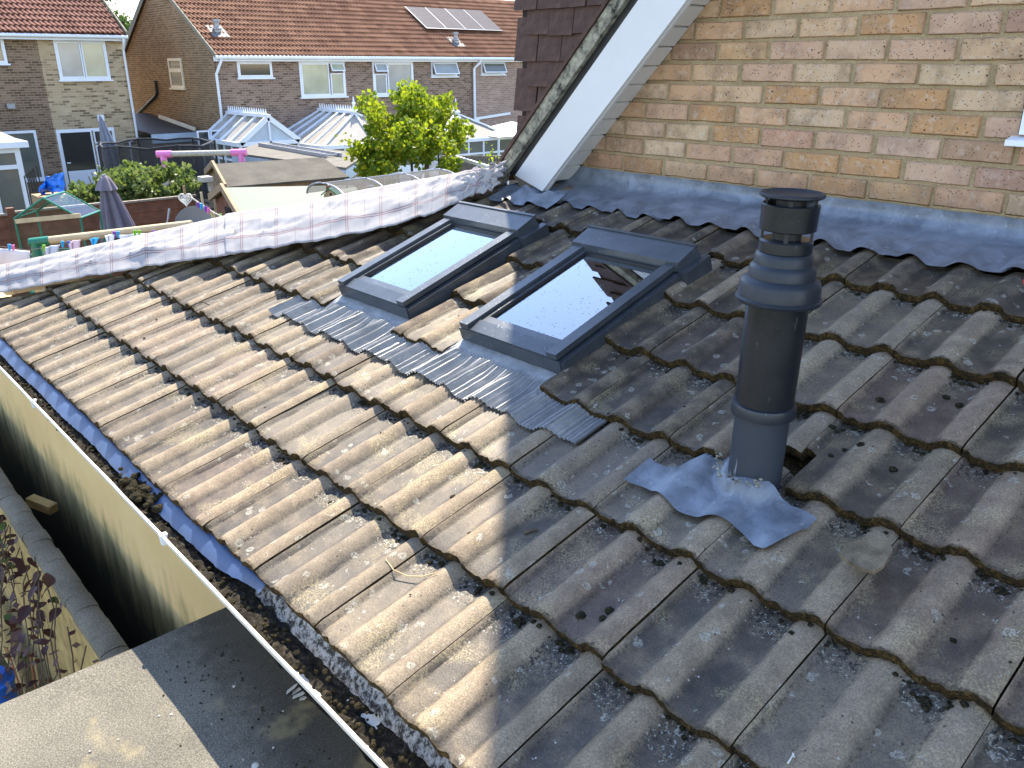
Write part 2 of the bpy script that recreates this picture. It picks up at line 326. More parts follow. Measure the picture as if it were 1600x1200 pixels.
M['felt'] = mk_felt('mineral_felt', (.125, .118, .10), (.235, .218, .178))
M['felt_far'] = mk_felt('old_roof_felt', (.085, .078, .066), (.15, .14, .115), False)
M['chippings'] = mk_felt('stone_chippings', (.15, .14, .12), (.25, .235, .205), False)
def mk_verge():
    m = NT('lichened_cement'); v = m.pos(); a = m.noise(v, 26, 5, .7); b = m.noise(v, 90, 4, .7)
    c = m.ramp(a, [(.34, (.03, .03, .026)), (.47, (.20, .19, .15)), (.62, (.36, .34, .26)), (.78, (.45, .43, .33))]); m.bump(b, .6, .005); return m.fin(c, .9, 0, .2)
M['verge'] = mk_verge()
M['brown_tile'] = simple('brown_plain_tile', (.078, .044, .035), .75, .35, 22, .4, 0, .3)
M['barge'] = simple('white_bargeboard', (.63, .635, .64), .35, .05, 3)
M['soffit'] = simple('white_soffit', (.62, .61, .58), .4, .06, 4)
M['blue_sheet'] = simple('blue_membrane', (.035, .065, .145), .45, .2, 9, .1)
def mk_muck():
    m = NT('gutter_muck'); v = m.pos(); b = m.noise(v, 75, 5, .75); c = m.ramp(b, [(.3, (.006, .006, .005)), (.5, (.025, .022, .018)), (.62, (.06, .052, .038)), (.74, (.22, .21, .18)), (.82, (.5, .49, .44))]); m.bump(b, 1, .012); return m.fin(c, .95, 0, .15)
M['muck'] = mk_muck()
def mk_chalk():
    m = NT('limescaled_gutter'); v = m.pos(); b = m.noise(v, 60, 5, .75); c = m.ramp(b, [(.44, (.025, .023, .02)), (.54, (.26, .26, .25)), (.75, (.45, .45, .42))]); m.bump(b, .7, .008); return m.fin(c, .8, 0, .3)
M['chalk'] = mk_chalk()
def mk_cloth():
    m = NT('checked_cotton_cloth'); u, v_, _ = m.xyz(m.co('UV'))[:3]; v = m.pos()
    def line(c, per, off, wd): return m.mr(m.math('ABSOLUTE', m.math('SUBTRACT', m.math('FRACT', m.math('ADD', m.math('DIVIDE', c, per), off)), .5)), wd / per, wd / per * .55)
    red = m.math('MAXIMUM', line(u, .21, .0, .0023), line(u, .21, .06, .0023)); red = m.math('MAXIMUM', red, m.math('MAXIMUM', line(v_, .25, .12, .0023), line(v_, .25, .16, .0023)))
    gry = m.math('MAXIMUM', line(u, .21, .5, .0018), line(v_, .25, .62, .0018))
    c = m.ramp(m.noise(v, 6, 4), [(.3, (.36, .35, .365)), (.7, (.42, .41, .42))]); c = m.mix(m.math('MULTIPLY', gry, .5), c, (.12, .12, .15)); c = m.mix(m.math('MULTIPLY', red, .7), c, (.17, .028, .03))
    m.bump(m.math('ADD', m.noise(v, 18, 4), m.math('MULTIPLY', m.noise(v, 400, 2), .1)), .12, .02); m.fin(c, .9, 0, .1)
    tr = m.n('ShaderNodeBsdfTranslucent'); tr.inputs[0].default_value = (.32, .31, .31, 1); mx = m.n('ShaderNodeMixShader'); mx.inputs[0].default_value = .18; m.l(m.b.outputs[0], mx.inputs[1]); m.l(tr.outputs[0], mx.inputs[2]); m.l(mx.outputs[0], m.out.inputs[0])
    return m.mat
M['cloth'] = mk_cloth()
def mk_leaf(name, stops, trans, tcol, scale=3.0):
    m = NT(name); g = m.n('ShaderNodeNewGeometry'); f = m.math('ADD', m.math('MULTIPLY', g.outputs['Random Per Island'], .7), m.math('MULTIPLY', m.noise(g.outputs['Position'], scale, 3), .35))
    c = m.ramp(f, stops); m.fin(c, .5, 0, .35); tr = m.n('ShaderNodeBsdfTranslucent'); m.l(m.mix(.6, c, tcol), tr.inputs[0])
    mx = m.n('ShaderNodeMixShader'); mx.inputs[0].default_value = trans; m.l(m.b.outputs[0], mx.inputs[1]); m.l(tr.outputs[0], mx.inputs[2]); m.l(mx.outputs[0], m.out.inputs[0]); return m.mat
M['leaf_tree'] = mk_leaf('backlit_leaf', [(.1, (.022, .07, .004)), (.35, (.075, .16, .008)), (.65, (.20, .27, .014)), (.95, (.42, .34, .03))], .5, (.36, .45, .02))
M['leaf_bush'] = mk_leaf('shrub_leaf', [(.1, (.025, .055, .012)), (.45, (.07, .12, .03)), (.75, (.17, .21, .06)), (.97, (.36, .36, .15))], .35, (.22, .3, .05))
M['leaf_dark'] = mk_leaf('dark_red_leaf', [(.1, (.03, .012, .014)), (.5, (.075, .03, .03)), (.8, (.11, .055, .04)), (.97, (.05, .12, .03))], .25, (.14, .06, .03))
M['bark'] = simple('bark', (.10, .075, .05), .9, .3, 20, .5)
M['foliage_far'] = mk_leaf('far_leaf', [(.1, (.02, .05, .01)), (.5, (.05, .10, .02)), (.9, (.10, .16, .03))], .35, (.12, .2, .03))

# ---------------------------------------------------------------- ground
def mk_ground():
    m = NT('garden_ground'); v = m.pos(); a = m.noise(v, .35, 5); b = m.noise(v, 14, 5, .7); c = m.ramp(a, [(.38, (.09, .075, .05)), (.5, (.06, .085, .03)), (.62, (.20, .19, .165))]); c = m.mix(m.mr(b, .3, .7, .5, 0), c, (.03, .03, .02)); m.bump(b, .5, .05); return m.fin(c, .95, 0, .1)
M['ground'] = mk_ground()
g = MB(); g.poly([(-900, -900, GROUND), (900, -900, GROUND), (900, 900, GROUND), (-900, 900, GROUND)])
tag(g.build('ground', M['ground']), kind='structure')

# ---------------------------------------------------------------- main house (behind and right of the roof)
HX = -2.24; HY = 2.42
house = thing('brick_house', 'two-storey house with speckled buff brick gable wall and dark brown tile hanging', 'house', (2, 5, GROUND))
mb = MB(); mb.box(HX + .004, 7, HY + .03, 10, GROUND, 6.4); mb.build('tile_hung_wall', simple('dark_battens', (.03, .022, .02), .9), house)
hw = [c for c in house.children if c.name.startswith('tile_hung_wall')][0]
def plain_tile(seed):
    r = random.Random(seed); b = MB(); n = 6; pts0 = []; pts1 = []
    for i in range(n + 1):
        x = -.081 + .162 * i / n; pts0.append((x, -.012 - .002 * math.sin(i / n * math.pi), r.uniform(-.0016, .0016))); pts1.append((x, .016, .21))
    f0 = [b.vert(p) for p in pts0]; f1 = [b.vert(p) for p in pts1]; k0 = [b.vert((p[0], p[1] + .012, p[2])) for p in pts0]; k1 = [b.vert((p[0], p[1] + .012, p[2])) for p in pts1]
    for i in range(n):
        b.face([f0[i], f0[i + 1], f1[i + 1], f1[i]]); b.face([k0[i + 1], k0[i], k1[i], k1[i + 1]]); b.face([k0[i], k0[i + 1], f0[i + 1], f0[i]])
    b.face([f0[0], f1[0], k1[0], k0[0]]); b.face([f0[n], k0[n], k1[n], f1[n]]); return b.mesh('tile', M['brown_tile'])
PT = [plain_tile(i) for i in range(5)]
for rI in range(14):
    zb = .73 + .1205 * rI
    for cI in range(13):
        x = HX + .072 + .168 * cI + (.084 if rI % 2 else 0)
        if rI % 2 and cI == 0: pass
        t = place('tile', PT[(rI * 5 + cI * 3) % 5], (x + R.uniform(-.004, .004), HY - .005 - R.uniform(0, .004), zb + R.uniform(-.004, .004)), hw, (R.uniform(-.01, .01), R.uniform(-.012, .012), 0))
# gable wall below the raking soffit: mortar bed with bricks standing proud of it
SL = rad(45.9); SX, SZ = -1.562, .746           # foot of soffit line on the wall
def soff_z(x): return SZ + (x - SX) * math.tan(SL)
xe = 3.4; ztop = soff_z(xe)
mb = MB(); fy = WALL_Y + .007
soff_x = SX + (1.86 - SZ) / math.tan(SL); pl = [(SX - .25, .38), (soff_x, .38), (xe, .38), (xe, 1.86), (soff_x, 1.86), (SX - .25, soff_z(SX - .25))]
ids = [mb.vert((x, fy, z)) for x, z in pl]; idb = [mb.vert((x, HY + .1, z)) for x, z in pl]
mb.face([ids[0], ids[1], ids[4], ids[5]]); mb.face(ids[1:5]); mb.face([idb[5], idb[4], idb[1], idb[0]]); mb.face(idb[4:0:-1])
for i in range(6): mb.face([ids[i], idb[i], idb[(i + 1) % 6], ids[(i + 1) % 6]])
gw = mb.build('gable_wall', M['mortar'], house)
def brick_tex(name, c1, c2, mc, ax, bw=.225, bh=.075, extra=None, dark=.4, dprob=.48):
    m = NT(name); x, y, z = m.xyz(m.pos())[:3]; v = m.comb(y if ax == 'y' else x, z, 0.0)
    br = m.n('ShaderNodeTexBrick'); m.l(v, br.inputs['Vector']); br.inputs['Scale'].default_value = 1.0; br.inputs['Brick Width'].default_value = bw; br.inputs['Row Height'].default_value = bh; br.inputs['Mortar Size'].default_value = .009; br.inputs['Mortar Smooth'].default_value = .2
    br.inputs['Color1'].default_value = (0, 0, 0, 1); br.inputs['Color2'].default_value = (1, 1, 1, 1); br.inputs['Mortar'].default_value = (.5, .5, .5, 1)
    f = br.outputs['Color']; c = m.ramp(f, [(0, tuple(q * dark for q in c1)), (1 - dprob, c1), (1, c2)]); n = m.noise(m.pos(), 1.3, 4); c = m.mix(m.mr(n, .35, .7, .35, 0), c, tuple(q * .55 for q in c1))
    c = m.mix(m.mr(m.noise(m.pos(), 26, 3), .35, .65, .25, 0), c, tuple(q * .5 for q in c1)); c = m.mix(br.outputs['Fac'], c, mc); m.bump(m.math('SUBTRACT', 1.0, br.outputs['Fac']), .5, .01); return m.fin(c, .9, 0, .15)
mb = MB(); pl = [(soff_x + .02, 1.862), (xe, 1.862), (xe, ztop)]
ids = [mb.vert((x, WALL_Y, z)) for x, z in pl]; idb = [mb.vert((x, HY + .1, z)) for x, z in pl]; mb.face(ids); mb.face(idb[::-1])
for i in range(3): mb.face([ids[i], idb[i], idb[(i + 1) % 3], ids[(i + 1) % 3]])
mb.build('upper_gable', brick_tex('upper_brick', (.42, .32, .22), (.5, .42, .33), (.42, .33, .19), 'x'), house)
def brick_mesh(L, seed, H=.0655):
    b = MB(); hx, hz, d = L / 2, H / 2, .06
    us = [0, .02, .13, .27, .42, .58, .73, .87, .98, 1]; vs = [0, .07, .36, .64, .93, 1]; nx, nzz = len(us) - 1, len(vs) - 1
    def fn(u, v):
        i, j = round(u * nx), round(v * nzz); x = lerp(-hx, hx, us[i]); z = lerp(-hz, hz, vs[j]); rim_ = i in (0, nx) or j in (0, nzz); near = i in (0, 1, nx - 1, nx) or j in (0, 1, nzz - 1, nzz)
        y = (.007 if rim_ else 0) + .0014 * nz((x * 30 + seed * 7, z * 40, seed)); q = .0026 if near else 0
        return (x + q * nz((x * 60, z * 60, seed + 5.3)), y, z + q * 1.1 * nz((x * 45, z * 45, seed + 9.7)))
    ids = b.grid(fn, nx, nzz)
    rim = [ids[i][0] for i in range(nx + 1)] + [ids[nx][j] for j in range(1, nzz + 1)] + [ids[i][nzz] for i in range(nx - 1, -1, -1)] + [ids[0][j] for j in range(nzz - 1, 0, -1)]
    bk = [b.vert((b.v[i][0] * 1.002, d, b.v[i][2] * 1.004)) for i in rim]
    for i in range(len(rim)): b.face([rim[i], bk[i], bk[(i + 1) % len(rim)], rim[(i + 1) % len(rim)]], 0, True)
    return b
BM = [brick_mesh(.2125, i).mesh('brick', M['brick']) for i in range(7)]
BX0, BZ0, BW, BH = -.7343, .8316, .2237, .0756
for row in range(-1, 14):
    zc = BZ0 + BH * row + .0335
    for cI in range(-5, 10):
        x0 = BX0 + BW * cI + (0 if row % 2 == 0 else BW / 2); x1 = x0 + .2125
        lim = SX + (zc - .033 - SZ) / math.tan(SL) + .02      # soffit cuts the course here
        if x1 < lim - .02 or x0 > 1.35: continue
        if zc < 1.2 and x0 > .27 - .1 and zc > 1.0 and x0 > .3: continue
        dx, dz = R.uniform(-.003, .003), R.uniform(-.002, .002); yy = WALL_Y + R.uniform(-.002, .0025)
        if x0 < lim - .05:
            L = x1 - max(x0, lim - .05); me = brick_mesh(L, 50 + row, .0655).mesh('brick', M['brick']); place('brick', me, (x1 - L / 2, yy, zc + dz), gw)
        else: place('brick', BM[(row * 3 + cI * 5) % 7], ((x0 + x1) / 2 + dx, yy, zc + dz), gw, (0, R.uniform(-.006, .006), 0))
# window at the right edge
wy = WALL_Y
mb = MB(); mb.box(.262, 1.1, wy - .004, wy + .06, .998, 1.95); mb.build('window_reveal', M['dark'], house)
mb = MB()
for (a, b_, c_, d_) in ((.268, .33, 1.0, 1.95), (.33, 1.1, 1.0, 1.06)): mb.box(a, b_, wy - .018, wy + .02, c_, d_)
wf = mb.build('window_frame', M['white'], house)
mb = MB(); mb.hexa([(.245, wy - .05, .968), (1.1, wy - .05, .968), (1.1, wy + .02, .974), (.245, wy + .02, .974), (.245, wy - .05, .985), (1.1, wy - .05, .985), (1.1, wy + .02, .998), (.245, wy + .02, .998)]); mb.build('window_sill', M['white'], house)
mb = MB(); mb.box(.33, 1.1, wy - .008, wy - .005, 1.06, 1.95); mb.build('pane', M['glass_far'], house)
# raking verge: bargeboard, soffit boards, undercloak, roof slab
CS, SN = math.cos(SL), math.sin(SL)
def vp(t, n, y): return Vector((-1.612 + t * CS - n * SN, y, .650 + t * SN + n * CS))   # t up the rake, n square to it
def rake(b, t0, t1, n0, n1, y0, y1, m=0, skew=0.0):
    b.hexa([vp(t0 + skew * 0, n0, y0), vp(t1, n0, y0), vp(t1, n0, y1), vp(t0, n0, y1), vp(t0 + skew, n1, y0), vp(t1, n1, y0), vp(t1, n1, y1), vp(t0 + skew, n1, y1)], m); return b
LV = 6.4
rake(MB(), 0, LV, .0, .172, 1.998, 2.018, 0, -.09).build('bargeboard', M['barge'], house)
rake(MB(), 0.004, LV, -.003, .006, 2.0185, 2.034).build('bargeboard_return', M['barge'], house)
sf = rake(MB(), .02, LV, .048, .06, 2.034, WALL_Y + .01).build('soffit', simple('soffit_groove', (.09, .085, .08), .6), house)
bmh = .088
for k in range(22):
    b = MB(); t0 = .03 + k * .1; rake(b, t0, t0 + bmh, .028, .0445, 2.0345, WALL_Y - .004); b.build('soffit_board', M['soffit'], sf)
rake(MB(), -.10, LV, .1725, .215, 2.012, 2.06, 0, -.03).build('verge_shade_strip', M['black'], house)  # black strip painted in for the shaded gap above the bargeboard
b = MB(); NN = 150
def vg(u, v):
    t = lerp(-.16, LV, u); j = .0035 * nz((t * 22, v * 5, 1)) + .003 * nz((t * 60, v * 9, 3))
    seq = [(.213, 2.02), (.213, 1.985), (.268, 1.985), (.272, 2.02)][int(round(v * 3))]
    return vp(t, seq[0] + j, seq[1] + j)
b.grid(vg, NN, 3, 0, False); ug = b.build('verge_undercloak', M['verge'], house)
rake(MB(), -.26, LV, .270, .285, 1.975, HY + .4).build('roof_slope', M['brown_tile'], house)
b = MB(); rake(b, -.2, -.10, .205, .27, 1.97, 1.99); b.build('verge_end_piece', M['verge'], house)
rake(MB(), -.12, .02, .06, .21, 2.02, HY + .1).build('eaves_block', M['grey_wood'], house)

# lower stretch of rendered boundary wall beyond the hip
tag(MB().box(-7.5, -3.803, .086, .30, GROUND, -.10).build('garden_wall', M['render'], None, (-5.6, .19, GROUND)), 'cream rendered garden wall stained black at its foot, left of the fence capping', 'wall')
# ---------------------------------------------------------------- the extension and its tiled roof
ext = thing('extension', 'single-storey cream rendered extension with mossy concrete tiled lean-to roof and clogged gutter', 'extension', (-1.3, 1.0, GROUND))
MB().box(-3.80, 2.6, .085, 2.0, GROUND, -.07).build('wall', M['render'], ext)
MB().box(-3.84, 2.6, .045, .083, -.17, -.035).build('fascia_board', M['white_dirty'], ext)
# roof deck under the tiles, with the slope beyond the hip
b = MB(); HIPX0, HIPX1 = -3.95, -1.72
def hipx(s): return lerp(HIPX0, HIPX1, s * CT / 2.0)
b.poly([roofp(HIPX0, .02, -.075), roofp(2.6, .02, -.075), roofp(2.6, 2.32, -.075), roofp(hipx(2.32), 2.32, -.075)])
b.poly([(HIPX0, 0, -.075), roofp(hipx(2.32), 2.32, -.075), (HIPX0, 2.3, -.075)])
roof = b.build('roof', M['edge'], ext)
def prof(u):           # height of the tile face across one 300 mm tile
    if u < .018: return .013 * (1 - sstep(0, .018, u))
    if u < .075: return 0.0
    if u < .168:
        t = (u - .075) / .093; return .024 * math.sin(math.pi * t) ** 1.05
    if u < .225: return 0.0
    t = (u - .225) / .075
    return .0235 * math.sin(math.pi * t / 1.16) ** 1.05 if t < .58 else .0235 * (1 - .50 * ((t - .58) / .42) ** 2)
PAN = -.016
def tile_mb(seed, u0=0.0, u1=.2965, s0=0.0, s1=.375, clamp=None, lip=True):
    b = MB(); nu = max(4, int(38 * (u1 - u0) / .3)); ns = 9; r = random.Random(seed); T = .030
    chips = [(r.uniform(.0, .3), r.uniform(.006, .02), r.uniform(.004, .012)) for _ in range(5)]
    def edge_s(u):
        if not lip: return 0
        e = .0022 * nz((u * 90 + seed * 11, seed, 0)) + .0018 * nz((u * 260 + seed * 5, 2, seed))
        for c, w_, d in chips:
            e += d * max(0, 1 - abs(u - c) / w_) * .6
        return e
    def top(i, j):
        u = lerp(u0, u1, i / nu); fj = j / ns; s = s0 + (s1 - s0) * (fj ** 1.3) + edge_s(u) * (1 - fj) ** 6
        rn = .0016 * nz((u * 25 + seed * 3.3, s * 14, seed)) + .0009 * nz((u * 90, s * 60, seed * 2.1))
        rnd_ = -.004 * (1 - sstep(0, .012, s - s0)) if lip else 0
        h = prof(u) - GAUGE_DROP * s / .3 + rn + rnd_; x = u
        if clamp: x = max(x, clamp(s))
        return (x, s, h)
    ids = [[b.vert(top(i, j)) for j in range(ns + 1)] for i in range(nu + 1)]
    for i in range(nu):
        for j in range(ns): b.face([ids[i][j], ids[i + 1][j], ids[i + 1][j + 1], ids[i][j + 1]], 0, True)
    lo = []
    for i in range(nu + 1):
        x, s, h = b.v[ids[i][0]]; k = .003 * nz((x * 130, seed, 4)); lo.append((b.vert((x, s - .002 + .5 * k, h - T * .5 + k)), b.vert((x, s + .004 + k, h - T + .4 * k)), b.vert((x, s + .1, h - T - .008))))
    for i in range(nu):
        for a_, c_ in ((ids[i][0], ids[i + 1][0]),):
            b.face([a_, lo[i][0], lo[i + 1][0], c_], 1, True)
        b.face([lo[i][0], lo[i][1], lo[i + 1][1], lo[i + 1][0]], 1, True); b.face([lo[i][1], lo[i][2], lo[i + 1][2], lo[i + 1][1]], 1)
    for i, flip in ((0, 0), (nu, 1)):
        colr = ids[i]; dn = [b.vert((b.v[q][0], b.v[q][1], b.v[q][2] - T)) for q in colr]
        for j in range(ns):
            q = [colr[j], colr[j + 1], dn[j + 1], dn[j]]; b.face(q[::-1] if flip else q, 1)
    return b
TM = [tile_mb(i + 1).mesh('roof_tile', [M['tile'], M['edge']]) for i in range(9)]
TM6 = [tile_mb(i + 61, s1=.22).mesh('roof_tile', [M['tile'], M['edge']]) for i in range(4)]
DARKENED = {}
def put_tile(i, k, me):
    darkenp = (-6 <= i <= 0 and k >= 3) or (k == 6 and i <= 2) or (i, k) in ((-6, 3), (-7, 5))  # tiles near the roof windows take the weathered, painted-shade copy
    if darkenp and ((i * 7 + k * 5) % 6):
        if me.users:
            if me.name not in DARKENED: DARKENED[me.name] = me.copy(); DARKENED[me.name].materials[0] = M['tile_worn_shade']
            me = DARKENED[me.name]
        else: me.materials[0] = M['tile_worn_shade']
    jit = R.uniform(-.0025, .0025); p = roofp(.3 * (i - 1) + R.uniform(-.001, .001), COURSE[k] + R.uniform(-.005, .005), PAN + R.uniform(-.0025, .002))
    return place('roof_tile', me, p, roof, (TH + R.uniform(-.004, .004), R.uniform(-.004, .004), R.uniform(-.005, .005)))
WR = (-.966, -.487); WLf = (-1.756, -1.284); WS0, WS1 = 1.044, 1.756   # roof windows: x ranges, s range
def in_win(xa, xb): return [w_ for w_ in (WR, WLf) if xb > w_[0] - .012 and xa < w_[1] + .012]
FLX, FLS = .255, .940
for k in range(7):
    for i in range(-13, 8):
        xa, xb = .3 * (i - 1), .3 * i; s0 = COURSE[k]; s1 = s0 + .375
        hx0, hx1 = hipx(s0), hipx(s0 + .3)
        if xb < hx0 - .02: continue
        sd = 100 + i * 17 + k * 311
        wins = in_win(xa, xb) if k >= 3 and k <= 5 else []
        if wins and not (k == 5 and False):
            cuts = [(0.0, .2985)]
            for w_ in wins:
                a, c = w_[0] - .008 - xa, w_[1] + .008 - xa; nc = []
                for (p, q) in cuts:
                    if c <= p or a >= q: nc.append((p, q)); continue
                    if a > p + .02: nc.append((p, a))
                    if c < q - .02: nc.append((c, q))
                cuts = nc
            for (p, q) in cuts: put_tile(i, k, tile_mb(sd, p, q).mesh('roof_tile', [M['tile'], M['edge']]))
            if k == 5:   # the tiles above the windows start behind the hood
                for w_ in wins:
                    p, q = max(0, w_[0] - .008 - xa), min(.2985, w_[1] + .008 - xa)
                    if q - p > .03: put_tile(i, k, tile_mb(sd + 3, p, q, WS1 + .015 - s0, .375, None, True).mesh('roof_tile', [M['tile'], M['edge']]))
            continue
        if hx1 > xa + .001:
            put_tile(i, k, tile_mb(sd, clamp=lambda s, x0=xa, s_=s0: hipx(s + s_) - x0).mesh('roof_tile', [M['tile'], M['edge']])); continue
        if (i, k) == (1, 2):  # cut away behind the flue
            put_tile(i, k, tile_mb(sd, 0, .2985, 0, .375).mesh('roof_tile', [M['tile'], M['edge']])); continue
        if (i, k) == (1, 3):
            put_tile(i, k, tile_mb(sd, 0, .165, 0, .375).mesh('roof_tile', [M['tile'], M['edge']]))
            put_tile(i, k, tile_mb(sd + 1, .165, .2985, .13, .375).mesh('roof_tile', [M['tile'], M['edge']])); continue
        if (i, k) == (2, 3):
            put_tile(i, k, tile_mb(sd, .03, .2985, 0, .375).mesh('roof_tile', [M['tile'], M['edge']]))
            put_tile(i, k, tile_mb(sd + 1, 0, .03, .15, .375).mesh('roof_tile', [M['tile'], M['edge']])); continue
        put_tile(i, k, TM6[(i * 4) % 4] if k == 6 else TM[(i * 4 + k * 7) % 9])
def surf(x, s):       # height of the laid tile face above the reference plane
    k = max(q for q in range(7) if COURSE[q] <= max(s, 0)); u = x % .3
    return PAN + prof(u) - GAUGE_DROP * (s - COURSE[k]) / .3
# moss and crumbs gathered under the lips and in the pans
b = MB(); r = random.Random(3)
for k in range(1, 7):
    for n in range(300):
        x = r.uniform(-3.4, 1.6); u = x % .3
        if prof(u) > .012 and r.random() < .75: continue
        s = COURSE[k] - abs(r.gauss(0, .011)) - .002
        if x < hipx(s) + .25 or (k in (3, 4, 5) and any(w_[0] - .05 < x < w_[1] + .05 for w_ in (WR, WLf))): continue
        if k == 3 and -.02 < x < .48: continue
        sz = r.uniform(.002, .0065) * (1.2 if x > -.6 else 1); b.blob(roofp(x, s, surf(x, s) + sz * .2), sz, n, 8, 0, .5)
for n in range(36):
    k = r.randrange(1, 6); x = .3 * r.randrange(-4, 6) + r.choice([.03, .055, .185, .20]) + r.uniform(-.012, .012); s = COURSE[k] - r.uniform(.006, .03)
    if (k in (3, 4, 5) and any(w_[0] - .08 < x < w_[1] + .08 for w_ in (WR, WLf))) or (k == 3 and -.05 < x < .5): continue
    for q in range(6): b.blob(roofp(x + r.gauss(0, .010), s + r.gauss(0, .005), surf(x, s) + .001), r.uniform(.004, .010), n * 7 + q, 8, 0, .4)
for n in range(50):
    x = r.uniform(-3.0, 1.4); s = r.uniform(.02, 1.9)
    if x < hipx(s) + .3 or (WS0 - .25 < s < WS1 + .05 and any(w_[0] - .1 < x < w_[1] + .1 for w_ in (WR, WLf))): continue
    if .6 < s < 1.05 and -.02 < x < .48: continue
    sz = r.choice([.002, .003, .003, .004, .006]); b.blob(roofp(x, s, surf(x, s) + sz * .2), sz, n + 77, 8, 0, .5)
for (px, py) in ((1300, 655), (1320, 690), (1345, 690), (1297, 700), (1375, 615), (1478, 605), (1500, 620), (1225, 800 - 100), (950, 945), (905, 955), (940, 960), (1490, 990), (1140, 910), (1395, 720), (1480, 607), (508, 770), (705, 770), (732, 830)):
    d = ray(px, py); n_ = Vector((0, -ST, CT)); P = CAM + d * ((-.005 - CAM.dot(n_)) / d.dot(n_)); s = P.y / CT; sz = r.uniform(.006, .012); b.blob(roofp(P.x, s, surf(P.x, s) + sz * .2), sz, px, 9, 0, .5)
tag(b.build('moss_crumbs', M['moss'], ext), kind='stuff')
# eaves edge: gutter, muck, blue membrane
b = MB(); gp = [(.030, -.045), (.027, -.08), (.010, -.105), (-.024, -.116), (-.055, -.102), (-.072, -.075), (-.0765, -.052), (-.080, -.046), (-.086, -.048), (-.085, -.056), (-.077, -.077), (-.058, -.107), (-.024, -.121), (.012, -.110), (.031, -.082), (.034, -.045)]
gx0, gx1 = -3.95, 2.6; ng = 60
rings = []
for q in range(ng + 1):
    x = lerp(gx0, gx1, q / ng); rings.append([b.vert((x, y + .0015 * nz((x * 6, y * 9, 1)), z + .0025 * nz((x * 2.5, 3, 2)))) for y, z in gp])
for q in range(ng):
    for j in range(len(gp)): b.face([rings[q][j], rings[q + 1][j], rings[q + 1][(j + 1) % len(gp)], rings[q][(j + 1) % len(gp)]], 0, False)
b.build('gutter', M['white_dirty'], ext)
b = MB()
def mk(u, v):
    x = lerp(-3.94, 2.55, u); y = lerp(-.070, .026, v)
    base = -.082 + .016 * nz((x * 7, y * 30, 0)) + .011 * nz((x * 24, y * 60, 5)) + .006 * nz((x * 70, y * 120, 8)); base += .012 * sstep(.7, 1, v)
    if x > -.62: base -= .02 * sstep(-.62, -.2, x)
    return (x, y, base)
b.grid(mk, 800, 12); b.build('gutter_muck', M['muck'], ext)
b = MB()
def ch(u, v):
    x = lerp(-.62, 2.55, u); j = .006 * nz((x * 30, v * 6, 3)) + .004 * nz((x * 80, v * 10, 6)); return (x, lerp(.026, .002, v) + j, lerp(-.048, -.088, v) + .5 * j)
b.grid(ch, 260, 5); b.build('limescale_crust', M['chalk'], ext)
b = MB()
def bs(u, v):
    x = lerp(-3.94, -.56, u); drop = 1 - .45 * sstep(.93, 1, u); wob = .008 * nz((x * 3, 0, 4)) + .002 * nz((x * 9, v, 4)); jag = .006 * nz((x * 40, 7, 7)) * (v > .95)
    t = v * drop; y = lerp(.03, -.032, t) + wob * v + jag; z = lerp(-.030, -.064, t) + .010 * math.sin(math.pi * v) - .002 * math.cos(x * 5) * v
    return (x, y, z)
b.grid(bs, 160, 6); b.build('blue_membrane', M['blue_sheet'], ext)
for xx in (-1.0, -2.35, .45): b = MB(); b.hexa([(xx - .007, -.089, -.075), (xx + .007, -.089, -.075), (xx + .007, -.079, -.075), (xx - .007, -.079, -.075), (xx - .008, -.091, -.042), (xx + .008, -.091, -.042), (xx + .008, -.070, -.042), (xx - .008, -.070, -.042)]); b.build('gutter_clip', M['white'], ext)
# lumps of moss lifted out of the gutter
b = MB(); r = random.Random(12)
for n in range(46):
    x = r.gauss(-1.32, .07); b.blob((x, r.uniform(-.06, .0), -.055 + r.uniform(0, .015)), r.uniform(.006, .018), n, 8, 0, .7)
for n in range(500):
    x = r.uniform(-3.3, .7); b.blob((x, r.uniform(-.072, -.005), -.078 + r.uniform(-.006, .008)), r.uniform(.003, .009), n + 50, 6, 0, .7)
tag(b.build('gutter_moss', M['moss'], ext), kind='stuff')
# lead wall flashing in three lapped sheets
def flash_sheet(xa, xb, seed, lift=0.0):
    b = MB()
    def fn(u, v):
        x = lerp(xa, xb, u); rl = prof(x % .3)
        w1 = .012 * nz((x * 4 + seed, 0, seed)); s_edge = 2.018 + w1 + .010 * math.sin(x * 21)
        if v < .62:
            t = v / .62; s = lerp(s_edge, 2.262, t); hh = PAN - GAUGE_DROP * (s - COURSE[6]) / .3
            h = hh + lerp(rl, .006, sstep(.25, .7, t)) + .012 + .004 * nz((x * 9, s * 9, seed)) + lift + .004 * (1 - t) * nz((x * 30, 2, seed))
            return roofp(x, s, h)
        t = (v - .62) / .38; p0 = roofp(x, 2.262, PAN - GAUGE_DROP * .426 / .3 + .018 + lift); top = Vector((x, WALL_Y - .004 - lift, .752 + .003 * nz((x * 6, 5, seed))))
        q = p0.lerp(top, t); q.y += .010 * math.sin(math.pi * t); q.y = min(q.y, WALL_Y - .003 - lift); q.z -= .004 * math.sin(math.pi * t) + .002 * nz((x * 20, t * 4, seed)); return q
    ids = b.grid(fn, int((xb - xa) / .011), 22)
    return b.build('flashing_sheet', M['lead'], ext)
flash_sheet(-1.86, -.87, 1); flash_sheet(-.91, .40, 2, .009); flash_sheet(.37, 1.7, 3, .018); flash_sheet(1.66, 2.6, 4, .009)
